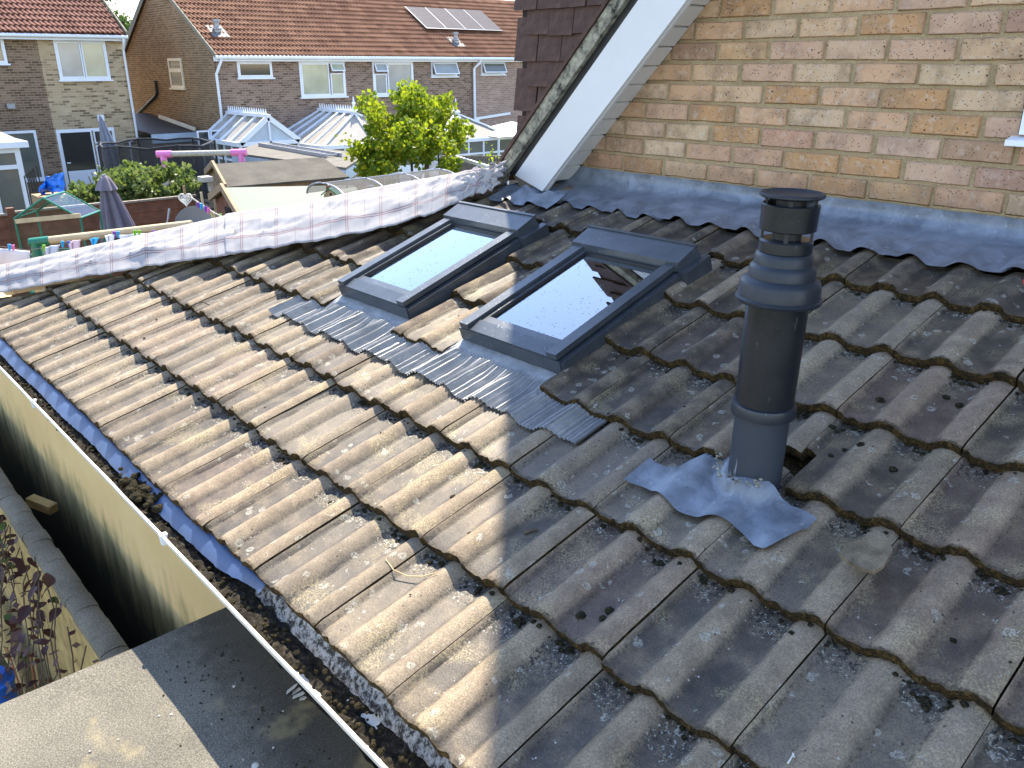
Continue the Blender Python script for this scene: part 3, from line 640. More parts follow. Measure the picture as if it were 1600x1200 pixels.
# crumpled lead by the bargeboard foot
b = MB()
def cl(u, v):
    x = lerp(-1.80, -1.40, u); s = lerp(1.94, 2.07, v); return roofp(x, s + .02 * nz((x * 12, 0, 2)), surf(x, s) + .014 + .012 * (nz((x * 9, s * 9, 3)) + .3) + .015 * v)
b.grid(cl, 30, 10); b.build('flashing_offcut', M['lead'], ext)

# ---------------------------------------------------------------- roof windows
def roof_window(xr, label):
    global roofp
    roofp0 = roofp; WD = .033
    def lowp(x, s_, h=0.0): return roofp0(x, s_ + .002, h - WD if h > .011 else h)
    roofp = lowp
    x0, x1 = xr; s0, s1 = WS0, WS1; rt = thing('roof_window', label, 'roof window', roofp((x0 + x1) / 2, (s0 + s1) / 2, 0), 'roof windows')
    k = MB()   # kerb flashing
    k.rbox(x0 - .004, x0 + .03, s0, s1, -.06, .058); k.rbox(x1 - .03, x1 + .012, s0, s1, -.06, .054); k.rbox(x0 + .03, x1 - .03, s0, s0 + .03, -.06, .052); k.rbox(x0 + .03, x1 - .03, s1 - .03, s1, -.06, .06)
    k.build('kerb', M['alu'], rt)
    for xa_ in (x0 + .008, x1 - .050): f = MB(); f.rbox(xa_, xa_ + .042, s0 - .004, s1 - .10, .062, .082); f.build('side_cover', M['alu'], rt)
    f = MB(); f.hexa([roofp(*q) for q in ((x0 + .052, s0 - .004, .030), (x1 - .052, s0 - .004, .030), (x1 - .052, s0 + .050, .050), (x0 + .052, s0 + .050, .050), (x0 + .052, s0 - .004, .066), (x1 - .052, s0 - .004, .066), (x1 - .052, s0 + .050, .073), (x0 + .052, s0 + .050, .073))]); f.rbox(x0 - .002, x1 + .002, s0 - .006, s0 - .001, .012, .060); f.build('bottom_cover', M['alu'], rt)
    f = MB(); f.rbox(x0 + .054, x1 - .054, s0 + .053, s0 + .084, .052, .069); f.rbox(x0 + .054, x0 + .066, s0 + .084, s1 - .12, .052, .069); f.rbox(x1 - .066, x1 - .054, s0 + .084, s1 - .12, .052, .069); f.build('sash', M['alu'], rt)
    f = MB()
    for q in (0, 1): xx = (x0 + .0665, x1 - .0695)[q]; f.rbox(xx, xx + .003, s0 + .088, s1 - .12, .055, .064)
    f.rbox(x0 + .0665, x1 - .0665, s0 + .0845, s0 + .0875, .055, .064); f.build('gasket', M['black'], rt)
    g = MB(); g.poly([roofp(x0 + .066, s0 + .084, .0585), roofp(x1 - .066, s0 + .084, .0585), roofp(x1 - .066, s1 - .115, .0585), roofp(x0 + .066, s1 - .115, .0585)]); g.build('pane', M['glass'], rt)
    h = MB(); h.hexa([roofp(*q) for q in ((x0 - .006, s1 - .125, .060), (x1 + .006, s1 - .125, .060), (x1 + .02, s1 + .008, .02), (x0 - .02, s1 + .008, .02), (x0 - .006, s1 - .120, .092), (x1 + .006, s1 - .120, .092), (x1 + .006, s1 - .02, .104), (x0 - .006, s1 - .02, .104))])
    h.rbox(x0 - .008, x1 + .010, s1 - .022, s1 - .010, .098, .109); hd = h.build('hood', M['alu'], rt)
    for xa_, xb_ in ((x1 + .0075, x1 + .040), (x0 - .03, x0 - .0085)): h = MB(); h.rbox(xa_, xb_, s1 - .125, s1 + .012, -.04, .062); h.build('hood_side_flashing', M['alu'], rt)
    h = MB(); h.rbox(x0 + .07, x1 - .07, s1 - .135, s1 - .124, .05, .066); h.build('vent_flap', M['black'], rt)
    # light shaft below the pane
    n = MB(); A = [roofp(x0 + .06, s0 + .07, .045), roofp(x1 - .06, s0 + .07, .045), roofp(x1 - .06, s1 - .1, .045), roofp(x0 + .06, s1 - .1, .045)]; B_ = [p - Vector((0, 0, .55)) for p in A]
    for q in range(4): n.poly([A[q], A[(q + 1) % 4], B_[(q + 1) % 4], B_[q]])
    n.poly(B_); n.build('light_shaft', simple('plaster_shaft', (.16, .15, .13), .9), rt)
    roofp = roofp0
    # pleated apron dressed over the tiles below
    a = MB(); xa, xb = x0 - .17, x1 + .27
    if xr is WLf: xa, xb = x0 - .20, x1 + .245
    def ap(u, v):
        x = lerp(xa, xb, u); lo_ = .806 + .010 * math.sin(x * 20.9 + .6) + .004 * nz((x * 14, 1, 3)); s = lerp(lo_, s0 + .005, v); wv = 1 - sstep(.40, .95, v); out = max(sstep(x0 - .0, x0 - .05, x) if x < x0 else 0, sstep(x1, x1 + .05, x) if x > x1 else 0)
        sf_ = surf(x, min(s, .943)); flat = lerp(-.034, sf_ if v < .8 else surf(x, .94), out); h = sf_ * wv + flat * (1 - wv) + .010; ph = (x / .0145) % 1.0; pl_ = .011 * (abs(ph - .5) * 2 - .5) * (1 - sstep(.74, .82, v))
        return roofp(x, s, h + pl_ + .002 * nz((x * 40, s * 30, 2)))
    a.grid(ap, int((xb - xa) / .0031), 18, 0, False); a.build('pleated_apron', M['lead_new'], rt)
    return rt
roof_window(WLf, 'grey roof window nearer the cloth, its glass reflecting only blue sky')
roof_window(WR, 'grey roof window nearer the flue, its glass reflecting the gable verge')

# ---------------------------------------------------------------- flue
fb = roofp(FLX, FLS, 0); fz0 = fb.z
flue = thing('flue_terminal', 'black plastic boiler flue with stepped cowl standing through the roof tiles', 'flue', fb)
lean = Vector((.016, .0, 1)).normalized()
def lz(prof_, name, mt, parent, n=48): return MB().lathe(fb, prof_, n, 0, lean).build(name, mt, parent)
def mk_pipe(name, c, rough, scr):
    m = NT(name); v = m.pos(); st = m.noise(m.vadd(v, (1, 1, .15), 'MULTIPLY'), 40, 4, .7); a = m.noise(v, 12, 4); cc = m.mix(m.mr(st, .62, .7, 0, scr), c, (.30, .31, .33)); cc = m.mix(m.mr(m.noise(v, 260, 2), .68, .74, 0, .3), cc, (.2, .2, .2)); m.bump(a, .05, .01); return m.fin(cc, m.mr(a, .3, .7, rough, rough + .15), 0, .5)
PB = mk_pipe('black_flue_plastic', (.005, .008, .013), .28, .22); PG = mk_pipe('dark_flue_grey', (.010, .016, .026), .38, .18); PW = mk_pipe('weathered_flue_grey', (.026, .034, .048), .45, .7)
lz([(.0615, -.12), (.0615, .160)], 'lower_pipe', PW, flue)
lz([(.0655, .150), (.0725, .153), (.0730, .174), (.0705, .180), (.0645, .182)], 'collar', PG, flue)
lz([(.0650, .17), (.0665, .44)], 'pipe', PB, flue)
st_ = lz([(.067, .418), (.0895, .420), (.0920, .424), (.0920, .429), (.0870, .432), (.0850, .461), (.0815, .468), (.0705, .474), (.0690, .494), (.0660, .499), (.0615, .503), (.0600, .521), (.0565, .527), (.050, .531)], 'stepped_cowl', PG, flue)
lz([(.0530, .526), (.0560, .530), (.0555, .552), (.0510, .556)], 'cowl_ring', PB, flue)
lz([(.0565, .575), (.0585, .577), (.0595, .628), (.0575, .630), (.0565, .628), (.0550, .577), (.0565, .575)], 'louvre_ring', PB, flue)
lz([(.0, .642), (.062, .6425), (.0665, .646), (.0665, .650), (.0635, .652), (.055, .6475), (.0, .6465)], 'cap_disc', PG, flue)
lz([(.030, .55), (.030, .642)], 'inner_tube', M['black'], flue, 24)
for q in range(4):
    a_ = q * math.pi / 2 + .5; d = Vector((math.cos(a_), math.sin(a_), 0)); b = MB(); b.bar(fb + lean * .54 + d * .050, fb + lean * .6435 + d * .050, .009, .006, d); b.build('strut', M['black'], flue)
# lead slate dressed round the flue
b = MB()
def sl(u, v):
    x = lerp(.000, .445, u); lo_ = .758 + .012 * math.sin(x * 26) - .012 * sstep(.30, .42, x) + .11 * sstep(.405, .445, x); hi_ = lerp(.862, .99, sstep(.05, .16, x)) - .075 * sstep(.26, .31, x) - .03 * sstep(.31, .44, x)
    s = lerp(lo_, hi_, v); h = surf(x, min(s, .940)) * .75 + .011 + .005 * nz((x * 10, s * 10, 4)) + .012 * sstep(.85, 1.1, s); dd = math.hypot(x - FLX, s - FLS)
    h += .030 * (1 - sstep(.066, .10, dd))
    if s > .944 and (x < .15): h -= .02
    return roofp(x, s, h)
b.grid(sl, 64, 40); b.build('lead_slate', M['lead'], flue)
b = MB(); r = random.Random(4)
for n in range(60):
    a_ = r.uniform(3.4, 5.6); d = .072 + r.uniform(0, .022); b.blob(roofp(FLX + d * math.cos(a_), FLS + d * math.sin(a_), .034 + r.uniform(0, .006)), r.uniform(.002, .005), n, 6, 0, .6)
tag(b.build('lichen_crumbs', M['verge'], flue), kind='stuff')
# ---------------------------------------------------------------- loose pieces on the roof
def slab(name, pts, th_, mt, label, cat, wob=.002):
    c = sum((Vector(p) for p in pts), Vector()) / len(pts); b = MB(); up = Vector((0, -ST, CT)) * th_; t = [b.vert(Vector(p) + up) for p in pts]; q = [b.vert(p) for p in pts]; b.face(t); b.face(q[::-1])
    for i in range(len(pts)): b.face([q[i], q[(i + 1) % len(pts)], t[(i + 1) % len(pts)], t[i]])
    return tag(b.build(name, mt, None, c), label, cat)
pts = [(.552, .782), (.546, .802), (.552, .824), (.572, .852), (.590, .868), (.612, .871), (.628, .85), (.634, .80), (.628, .776), (.606, .770), (.578, .772)]
slab('slate_shard', [roofp(x, s, .022 + .08 * (.86 - s)) for x, s in pts], .009, simple('shard_slate', (.165, .13, .085), .85, .45, 30, .5), 'flat broken grey-brown slate shard lying across a tile roll', 'slate shard')
b = MB(); c = at(1612, 440, 1, 1.83); b.tube([c + Vector((math.cos(a_ * .35) * .017, math.sin(a_ * .35) * .005, math.sin(a_ * .35) * .013)) for a_ in range(19)], .0042, 10); tag(b.build('plastic_ring', M['red'], None, c), 'red plastic ring lying on the tiles at the right picture edge', 'ring')
def rp(px, py, h=.004):
    d = ray(px, py); n_ = Vector((0, -ST, CT)); P = CAM + d * ((0 - CAM.dot(n_)) / d.dot(n_)); s = P.y / CT; return roofp(P.x, s, surf(P.x, s) + h)
b = MB(); b.tube([rp(600, 868), rp(610, 880), rp(630, 886, .008), rp(655, 888, .009), rp(680, 886)], .0016, 6); tag(b.build('straw', M['straw'], None, rp(640, 885)), 'long pale straw caught on the sunlit tiles near the eaves', 'straw')
b = MB(); b.tube([rp(300, 478, .01), rp(308, 474, .02), rp(318, 472, .02), rp(325, 473, .01)], .003, 6); tag(b.build('twig', M['bark'], None, rp(310, 475)), 'dark curled twig on the far sunlit tiles', 'twig')
b = MB(); b.tube([rp(814, 820, .004), rp(824, 816, .006), rp(836, 813, .004)], .0045, 6); tag(b.build('stick', M['bark'], None, rp(824, 816)), 'short dark stick in the tile pan just right of the shadow edge', 'stick')
b = MB(); b.tube([rp(1238, 1172, .004), rp(1241, 1182, .005)], .0012, 6); b.tube([rp(1240, 1174, .004), rp(1231, 1192, .005)], .0014, 6); tag(b.build('bleached_stalk', M['white_dirty'], None, rp(1236, 1182)), 'tiny bleached white stalk on the tiles near the lower right', 'stalk')
for n, (px, py) in enumerate(((1555, 435), (1130, 745 + 60))):
    pass
# ---------------------------------------------------------------- checked cloths over the hip
def interp(keys, x):
    if x <= keys[0][0]: return keys[0][1:]
    for a, c in zip(keys, keys[1:]):
        if x <= c[0]: t = (x - a[0]) / (c[0] - a[0]); return tuple(lerp(p, q, t) for p, q in zip(a[1:], c[1:]))
    return keys[-1][1:]
NEAR = [(-60, -3.93, .0), (0, -3.72, .15), (200, -3.12, .642), (330, -2.706, .916), (500, -2.22, 1.252), (640, -1.907, 1.551), (720, -1.83, 1.76), (800, -1.74, 1.96)]
KEEL = [(-60, -4.16, .08), (0, -3.97, .243), (100, -3.68, .514), (200, -3.39, .773), (280, -3.175, .98), (360, -2.975, 1.185), (460, -2.637, 1.383), (560, -2.39, 1.615), (650, -2.146, 1.80), (740, -1.91, 1.97), (800, -1.76, 2.03)]
def cloth(t0, t1, seed, label, lift=0.0):
    b = MB(); b.uv = []; NU, NV = int((t1 - t0) * .55), 44
    def fn(u, v):
        t = lerp(t0, t1, u); n = Vector(roofp(*interp(NEAR, t), .034 + lift)); k = Vector(roofp(*interp(KEEL, t), .10 + lift)); f = k + Vector((-.20, .22, -.20))
        al = t / 800 * 3.1
        if v < .62:
            q = v / .62; p = n.lerp(k, q); p.z += .026 * math.sin(math.pi * q)
            # hem ripples and slack folds running along the roll
            hem = (1 - q) ** 2; p += Vector((.6, -.7, 0)) * (.03 * hem * nz((al * 5, seed, 1)) + .012 * hem * nz((al * 17, seed, 2)))
            p.z += hem * (.012 * nz((al * 7, 2, seed)) + .005 * nz((al * 20, 4, seed))) + .008
            p.z += .018 * math.sin(math.pi * q) * (nz((al * 3 + q * 2, q * 4, seed)) + .5 * nz((al * 9 - q * 6, q * 6, seed + 3))) + .0035 * math.sin(math.pi * q) * (1 - abs(nz((al * 16 - q * 9, q * 5 + al * 2, seed + 6))) * 3)
            fold = math.exp(-((q - .30 - .08 * nz((al * 3, 0, seed))) / .06) ** 2); p.z += .016 * fold * (.4 + nz((al * 4, 7, seed)))
        else:
            q = (v - .62) / .38; p = k.lerp(f, q); p.z += .05 * math.sin(math.pi * q)
        cr = sstep(690, 800, t) * .035
        if cr: p += Vector((nz((al * 22, v * 14, 1)), nz((al * 22, v * 14, 4)), nz((al * 26, v * 16, 7)) + .3)) * cr
        p += Vector((nz((al * 30, v * 25, seed + 8)), 0, nz((al * 34, v * 22, seed + 11)))) * .0015
        return p
    b.grid(fn, NU, NV)
    b.uv = [(lerp(t0, t1, (i // (NV + 1)) / NU) / 800 * 3.1 + .05 * seed, (i % (NV + 1)) / NV * .62) for i in range((NU + 1) * (NV + 1))]
    o = b.build('checked_cloth', M['cloth'], None, Vector(roofp(*interp(NEAR, (t0 + t1) / 2), 0))); md = o.modifiers.new('thick', 'SOLIDIFY'); md.thickness = .003
    return tag(o, label, 'cloth', 'checked cloths')
cloth(-60, 367, 1, 'white red-checked cloth over the lower hip, the one ending at the picture left edge', .0)
cloth(352, 800, 2, 'white red-checked cloth over the upper hip, its crumpled end touching the bargeboard foot', .006)

# ---------------------------------------------------------------- flat roof below the eaves
ZF = -.33; fr = thing('flat_roof', 'low felted flat roof below the gutter, half sunlit and half in shadow', 'flat roof', (.5, -.9, ZF))
b = MB()
def ff(u, v): x = lerp(-.955, 2.2, u); y = lerp(-2.4, .084, v); return (x, y, ZF + .004 * nz((x * 2, y * 2, 1)) + .0015 * nz((x * 11, y * 11, 2)))
b.grid(ff, 60, 50); b.build('felt', M['felt'], fr)
b = MB(); b.box(-.953, 2.2, -2.4, .08, ZF - .16, ZF - .006); b.build('edge_board', M['grey_wood'], fr)
b = MB(); r = random.Random(9)
for n in range(240):
    x = r.uniform(-.8, .9); y = -.02 - abs(r.gauss(0, .09)); b.blob((x, y, ZF + .003), r.uniform(.001, .0035), n, 7, 0, .5)
tag(b.build('roof_dirt', M['moss'], fr), kind='stuff')
b = MB()
for n in range(70):
    x = r.uniform(-.7, .6); y = r.uniform(-.9, -.03); b.blob((x, y, ZF + .003), r.uniform(.002, .005), n + 400, 6, 0, .6)
for n in range(40):
    b.blob((r.gauss(-.15, .07), r.gauss(-.175, .025), ZF + .002), r.uniform(.004, .012), n, 7, 0, .25)
tag(b.build('roof_grit', M['pebble'], fr), kind='stuff')
c = at(457, 1085, 2, ZF); b = MB()
for q, (dx, dy, L, a_) in enumerate(((0, 0, .055, 1.2), (.014, -.006, .045, .8), (-.012, -.01, .035, 1.5), (.03, .004, .03, .4))):
    p = c + Vector((dx, dy, .004)); e = Vector((math.cos(a_) * .7, math.sin(a_), .35)) * L; s_ = Vector((.008, -.005, .002)); b.poly([p - s_, p + s_, p + e * .7 + s_ * 1.2, p + e, p + e * .6 - s_])
tag(b.build('peeled_flakes', M['pebble'], None, c), 'small heap of peeled pale flakes on the shaded flat roof', 'flakes')

# ---------------------------------------------------------------- near boundary fence and what grows on it
FY = -.158; FZ = -.70
M['cap'] = mk_felt('lichened_capping', (.15, .135, .10), (.31, .28, .22), False)
fen = thing('boundary_fence', 'weathered close-boarded fence with lichened capping running below the gutter', 'fence', (-3.0, FY, GROUND))
r = random.Random(21)
for n in range(44):
    x = -5.6 + n * .105; b = MB(); w_ = .1035; d = r.uniform(-.004, .004); t_ = r.uniform(-.003, .003)
    pf = [(-.047, -.022), (-.044, .002), (-.028, .012), (0, .016), (.028, .012), (.044, .002), (.047, -.022)]
    A = [b.vert((x, FY + y + d, FZ - .014 + z + t_)) for y, z in pf]; B_ = [b.vert((x + w_, FY + y + d, FZ - .014 + z + t_ * .3)) for y, z in pf]
    for i in range(6): b.face([A[i], B_[i], B_[i + 1], A[i + 1]], 0, True)
    b.face(A); b.face(B_[::-1]); b.build('capping_piece', M['cap'], fen)
M['board'] = simple('bleached_softwood', (.42, .30, .12), .8, .35, 13, .4)
for n in range(42):
    x = -5.6 + n * .11; b = MB(); y = FY - .008 + r.uniform(-.005, .005); b.hexa([(x, y - .012, GROUND), (x + .106, y - .006, GROUND), (x + .106, y + .008, GROUND), (x, y + .008, GROUND), (x, y - .012, FZ - .03), (x + .106, y - .006, FZ - .03), (x + .106, y + .008, FZ - .03), (x, y + .008, FZ - .03)]); b.build('board', M['board'], fen)
b = MB(); b.box(-5.6, -1.0, FY + .012, FY + .05, -1.2, -1.1); b.build('rail', M['grey_wood'], fen)
b = MB(); p0 = at(45, 790, 2, -.86); b.bar(p0 + Vector((-.06, .02, 0)), p0 + Vector((.08, .09, -.02)), .05, .045); tag(b.build('timber_offcut', M['board'] if 'board' in M else M['timber'], None, p0), 'short weathered timber block wedged between fence and rendered wall', 'timber')
def leaf_mesh(name, L, W, mt, fold=.25):
    b = MB(); n = 5; mid = []; l_ = []; r_ = []
    for i in range(n + 1):
        t = i / n; wd = W * math.sin(math.pi * (t ** .8)) * .5 + .0006; zz = -.25 * L * t * t; mid.append(b.vert((0, L * t, zz))); l_.append(b.vert((-wd, L * t, zz + fold * wd))); r_.append(b.vert((wd, L * t, zz + fold * wd)))
    for i in range(n): b.face([l_[i], mid[i], mid[i + 1], l_[i + 1]], 0, True); b.face([mid[i], r_[i], r_[i + 1], mid[i + 1]], 0, True)
    return b.mesh(name, mt)
LM = [leaf_mesh('leaf', .05, .030, M['leaf_dark']), leaf_mesh('leaf', .065, .034, M['leaf_dark']), leaf_mesh('leaf', .042, .026, M['leaf_bush'])]
cl_ = thing('creeper', 'dark red leaved creeper hanging down the fence at the lower left', 'creeper', (-2.4, FY - .2, GROUND))
b = MB(); r = random.Random(5); starts = []
for n in range(34):
    x = r.uniform(-3.6, -1.35); p = Vector((x, FY - .05, r.uniform(-.85, -.72))); pts = [p.copy()]
    for q in range(7): p = p + Vector((r.uniform(-.05, .09), r.uniform(-.05, .0), -r.uniform(.04, .12))); pts.append(p.copy())
    b.tube(pts, .0028, 5); starts += pts
b.build('stems', M['bark'], cl_)
for n in range(290):
    p = r.choice(starts) + Vector((r.gauss(0, .03), r.gauss(-.015, .03), r.gauss(0, .03)))
    if p.y > FY - .03: p.y = FY - .03 - r.uniform(0, .05)
    me = LM[2] if r.random() < .10 else LM[r.randrange(2)]
    place('leaf', me, p, cl_, (r.uniform(-.9, .5), r.uniform(-.5, .5), r.uniform(0, 6.28)), [r.uniform(.9, 1.45)] * 3)
b = MB()
for n in range(420):
    p = r.choice(starts) + Vector((r.gauss(0, .05), r.gauss(-.05, .05), r.gauss(-.03, .06))); p.y = min(p.y, FY - .02); a = Vector((r.gauss(0, .6), r.gauss(-.3, .6), 1)).normalized(); d = a.orthogonal().normalized(); d.rotate(Matrix.Rotation(r.uniform(0, 6.28), 3, a)); e = a.cross(d); L = r.uniform(.03, .055); W = L * .3
    i = [b.vert(p), b.vert(p + d * L * .5 + e * W), b.vert(p + d * L), b.vert(p + d * L * .5 - e * W)]; b.face(i)
tag(b.build('undergrowth', M['leaf_dark'], cl_), kind='stuff')
gl = thing('stone_kerb', 'dark mossy stone kerb left of the fence', 'kerb', at(5, 1000, 2, -1.5)); 
b = MB(); b.hexa([(-4.2, FY - .62, GROUND), (-1.0, FY - .62, GROUND), (-1.0, FY - .36, GROUND), (-4.2, FY - .36, GROUND), (-4.2, FY - .6, -1.62), (-1.0, FY - .6, -1.62), (-1.0, FY - .38, -1.62), (-4.2, FY - .38, -1.62)]); b.build('coping', mk_felt('mossy_stone', (.055, .065, .06), (.12, .13, .115), False), gl)
c = at(-14, 1062, 2, -1.35); br = thing('water_butt', 'bright blue plastic barrel cut by the lower left picture edge', 'barrel', Vector((c.x, c.y, GROUND))); MB().lathe(Vector((c.x, c.y, GROUND)), [(.0, 0), (.075, 0), (.085, .3), (.088, .7), (.085, 1.2), (.080, 1.40), (.060, 1.43), (0, 1.43)], 28).build('drum', M['blue'], br)
MB().lathe(Vector((c.x, c.y, GROUND)), [(.088, 1.37), (.091, 1.38), (.091, 1.395), (.083, 1.40)], 28).build('rim', M['blue'], br)
c = at(35, 1050, 2, -1.55)
for n in range(5):
    b = MB(); p = c + Vector((.03 * n - .06, .015 * n - .03, -.3)); b.tube([p, p + Vector((r.uniform(-.05, .05), r.uniform(-.03, .05), .42))], .0045, 6); o = b.build('garden_cane', M['terracotta'] if n % 2 else M['straw'], None, p); tag(o, ('straw-coloured cane nearest the blue barrel', 'red-brown cane just right of the straw cane by the barrel', 'middle straw-coloured cane of the five beside the blue barrel', 'red-brown cane second from the fence in the cane cluster', 'straw-coloured cane nearest the fence in the cane cluster')[n], 'cane', 'canes by the barrel')
# ================================================================= the gardens and houses beyond
FT = []
def tiled_slope(b, e0, e1, up, length, pitch=.152, gauge=.33, m=0, parts=None):   # e0,e1 eave ends, up: unit vector up the slope
    e0, e1, up = Vector(e0), Vector(e1), Vector(up); ax = (e1 - e0); L = ax.length; ax.normalize(); nrm = ax.cross(up).normalized()
    if nrm.z < 0: nrm = -nrm
    nc = int(length / gauge); nr = int(L / pitch); c0 = c1 = kr = 0
    if parts:          # the tiles that show largest are single pieces
        par, mt, c0, c1, kr = parts; c0, c1 = (nr // 2 + c0 if c0 < 0 else c0), (nr // 2 + c1 + 1 if c1 < 0 else c1); t = MB(); rot = Matrix((ax, up, nrm)).transposed(); fl = 1 if rot.determinant() > 0 else -1
        row0 = []; row1 = []; rowd = []
        for q in range(2):
            for (u_, h_) in ((0, 0), (.28, 0), (.45, .032), (.62, .044), (.80, .032), (.985, .008)):
                xx = (q + u_) * pitch; row0.append(t.vert((xx, 0, .055 + h_))); row1.append(t.vert((xx, gauge + .02, .006 + h_))); rowd.append(t.vert((xx, 0, .005 + h_)))
        for q in range(len(row0) - 1): t.face([row0[q], row0[q + 1], row1[q + 1], row1[q]], 0, True); t.face([rowd[q], rowd[q + 1], row0[q + 1], row0[q]])
        me = t.mesh('roof_tile', mt)
        if fl < 0: rot = Matrix((ax, up, -nrm)).transposed(); me.transform(Matrix.Scale(-1, 4, (0, 0, 1)))
        eu = rot.to_euler()
        for k in range(kr):
            for c_ in range(c0, c1): place('roof_tile', me, e0 + ax * (c_ * 2 * pitch) + up * (k * gauge + .004 * nz((c_ * 2.6, k * 2.1, 4))), par, eu)
    P4 = ((0, 0), (.28, 0), (.45, .032), (.62, .044), (.80, .032), (.985, .008))
    for k in range(nc):
        r0, r1 = [], []; h0, h1 = .055, .006; lo_c = c0 * 2 if k < kr else 0; hi_c = c1 * 2 if k < kr else 0
        for i in range(nr):
            if lo_c <= i < hi_c and k < kr: continue
            for (t, h) in P4:
                p = e0 + ax * ((i + t) * pitch); j = .004 * nz((i * 1.3, k * 2.1, 4)); r0.append(p + up * (k * gauge + j) + nrm * (h0 + h)); r1.append(p + up * ((k + 1) * gauge + .02) + nrm * (h1 + h))
        a = [b.vert(p) for p in r0]; c = [b.vert(p) for p in r1]; d = [b.vert(p - nrm * .05) for p in r0]
        for i in range(len(a) - 1):
            if (r0[i + 1] - r0[i]).length > pitch: continue
            b.face([a[i], a[i + 1], c[i + 1], c[i]], m, True); b.face([d[i], d[i + 1], a[i + 1], a[i]], m)
    return b
def mk_rooftile(name, lo, hi):
    m = NT(name); v = m.pos(); x, y, z = m.xyz(v)[:3]; cell = m.voro(m.comb(m.math('MULTIPLY', y, 3.3), m.math('MULTIPLY', z, 6.2), 0.0), 1.0, 'Color', .3); f = m.xyz(cell)[0]
    c = m.ramp(m.math('ADD', m.math('MULTIPLY', f, .6), m.math('MULTIPLY', m.noise(v, 1.1, 4), .4)), [(.2, lo), (.8, hi)]); c = m.mix(m.mr(m.noise(v, 40, 4), .35, .65, .35, 0), c, tuple(q * .4 for q in lo)); return m.fin(c, .85, 0, .2)
M['roof_red'] = mk_rooftile('red_brown_roof_tile', (.16, .072, .043), (.28, .145, .088))
M['roof_red2'] = mk_rooftile('dark_red_roof_tile', (.14, .060, .044), (.22, .105, .078))
def pane_mat(name, c, rough=.12):
    m = NT(name); v = m.pos(); return m.fin(m.ramp(m.noise(v, 1.5, 3), [(.3, tuple(q * .75 for q in c)), (.7, c)]), rough, 0, .8)
M['blind'] = pane_mat('cream_blind_behind_glass', (.42, .44, .33)); M['blind_grey'] = pane_mat('grey_blind_behind_glass', (.33, .36, .37)); M['pane_dark'] = pane_mat('dark_room_behind_glass', (.03, .035, .04), .06); M['pane_mid'] = pane_mat('dim_room_behind_glass', (.14, .155, .14), .08)
M['upvc'] = simple('far_white_upvc', (.72, .76, .82), .35, .05, 2)
def win(root, X, y0, y1, z0, z1, cells, sill=True, fr=.07, mt='upvc', open_=()):   # window in a wall facing +X; cells: (fy0,fy1,fz0,fz1,material)
    f = MB(); f.box(X - .04, X + .03, y0, y1, z0, z0 + fr); f.box(X - .04, X + .03, y0, y1, z1 - fr, z1); f.box(X - .04, X + .0302, y0, y0 + fr, z0 + fr, z1 - fr); f.box(X - .04, X + .0302, y1 - fr, y1, z0 + fr, z1 - fr)
    wr = f.build('window', M[mt], root)
    for n, (a, c, d, e, mm) in enumerate(cells):
        ya, yb, za, zb = lerp(y0, y1, a), lerp(y0, y1, c), lerp(z0, z1, d), lerp(z0, z1, e); q = MB(); sw = .05
        def P(x, y, z):
            if n in open_:      # top-hung vent swung out
                an = .42; dz = zb - z; return (X + .035 + (x - X) * math.cos(an) + dz * math.sin(an), y, zb - dz * math.cos(an) + (x - X) * math.sin(an) * .3)
            return (x, y, z)
        def bx(xa, xb, y_0, y_1, z_0, z_1): q.hexa([P(xa, y_0, z_0), P(xb, y_0, z_0), P(xb, y_1, z_0), P(xa, y_1, z_0), P(xa, y_0, z_1), P(xb, y_0, z_1), P(xb, y_1, z_1), P(xa, y_1, z_1)])
        bx(X, X + .045, ya + .01, yb - .01, za + .01, za + sw); bx(X, X + .045, ya + .01, yb - .01, zb - sw, zb - .01); bx(X, X + .0452, ya + .01, ya + sw, za + sw, zb - sw); bx(X, X + .0452, yb - sw, yb - .01, za + sw, zb - sw)
        q.build('sash', M[mt], wr); g = MB(); g.poly([P(X + .015, ya + sw, za + sw), P(X + .015, yb - sw, za + sw), P(X + .015, yb - sw, zb - sw), P(X + .015, ya + sw, zb - sw)]); g.build('pane', M[mm], wr)
        if n in open_: g = MB(); g.box(X - .03, X - .02, ya, yb, za, zb); g.build('opening', M['pane_dark'], wr)
    if sill: f = MB(); f.box(X - .02, X + .10, y0 - .05, y1 + .05, z0 - .05, z0 - .001); f.build('sill', M[mt], wr)
    return wr
# ---- left house
LX = -29.74; LY1 = 9.76
lh = thing('semi_detached_house', 'semi-detached brick house at the left with closed parasol by its patio door', 'house', (LX - 4, 3, GROUND))
b = MB(); b.box(LX - 8, LX, -9, 7.125, GROUND, 2.02); b.build('wall', brick_tex('brown_stock_brick', (.22, .145, .095), (.31, .215, .15), (.30, .235, .17), 'y'), lh)
b = MB(); b.box(LX - 8, LX + .012, 7.127, 9.74, GROUND, 2.02); b.build('wall', brick_tex('mottled_buff_brick', (.46, .35, .22), (.56, .45, .30), (.46, .37, .25), 'y', dark=.2, dprob=.58), lh)
pit = rad(31); up = Vector((-math.cos(pit), 0, math.sin(pit))); RL = 5.1
e0, e1 = Vector((LX + .38, -9, 2.10)), Vector((LX + .38, LY1 + .02, 2.10))
b = MB(); b.poly([e0 - Vector((0, 0, .04)), e1 - Vector((0, 0, .04)), e1 + up * RL - Vector((0, 0, .04)), e0 + up * RL - Vector((0, 0, .04))]); b.poly([e1 + up * RL - Vector((0, 0, .04)), e0 + up * RL - Vector((0, 0, .04)), e0 + Vector((-8.8, 0, -.04)), e1 + Vector((-8.8, 0, -.04))]); rf = b.build('roof', M['roof_red2'], lh)
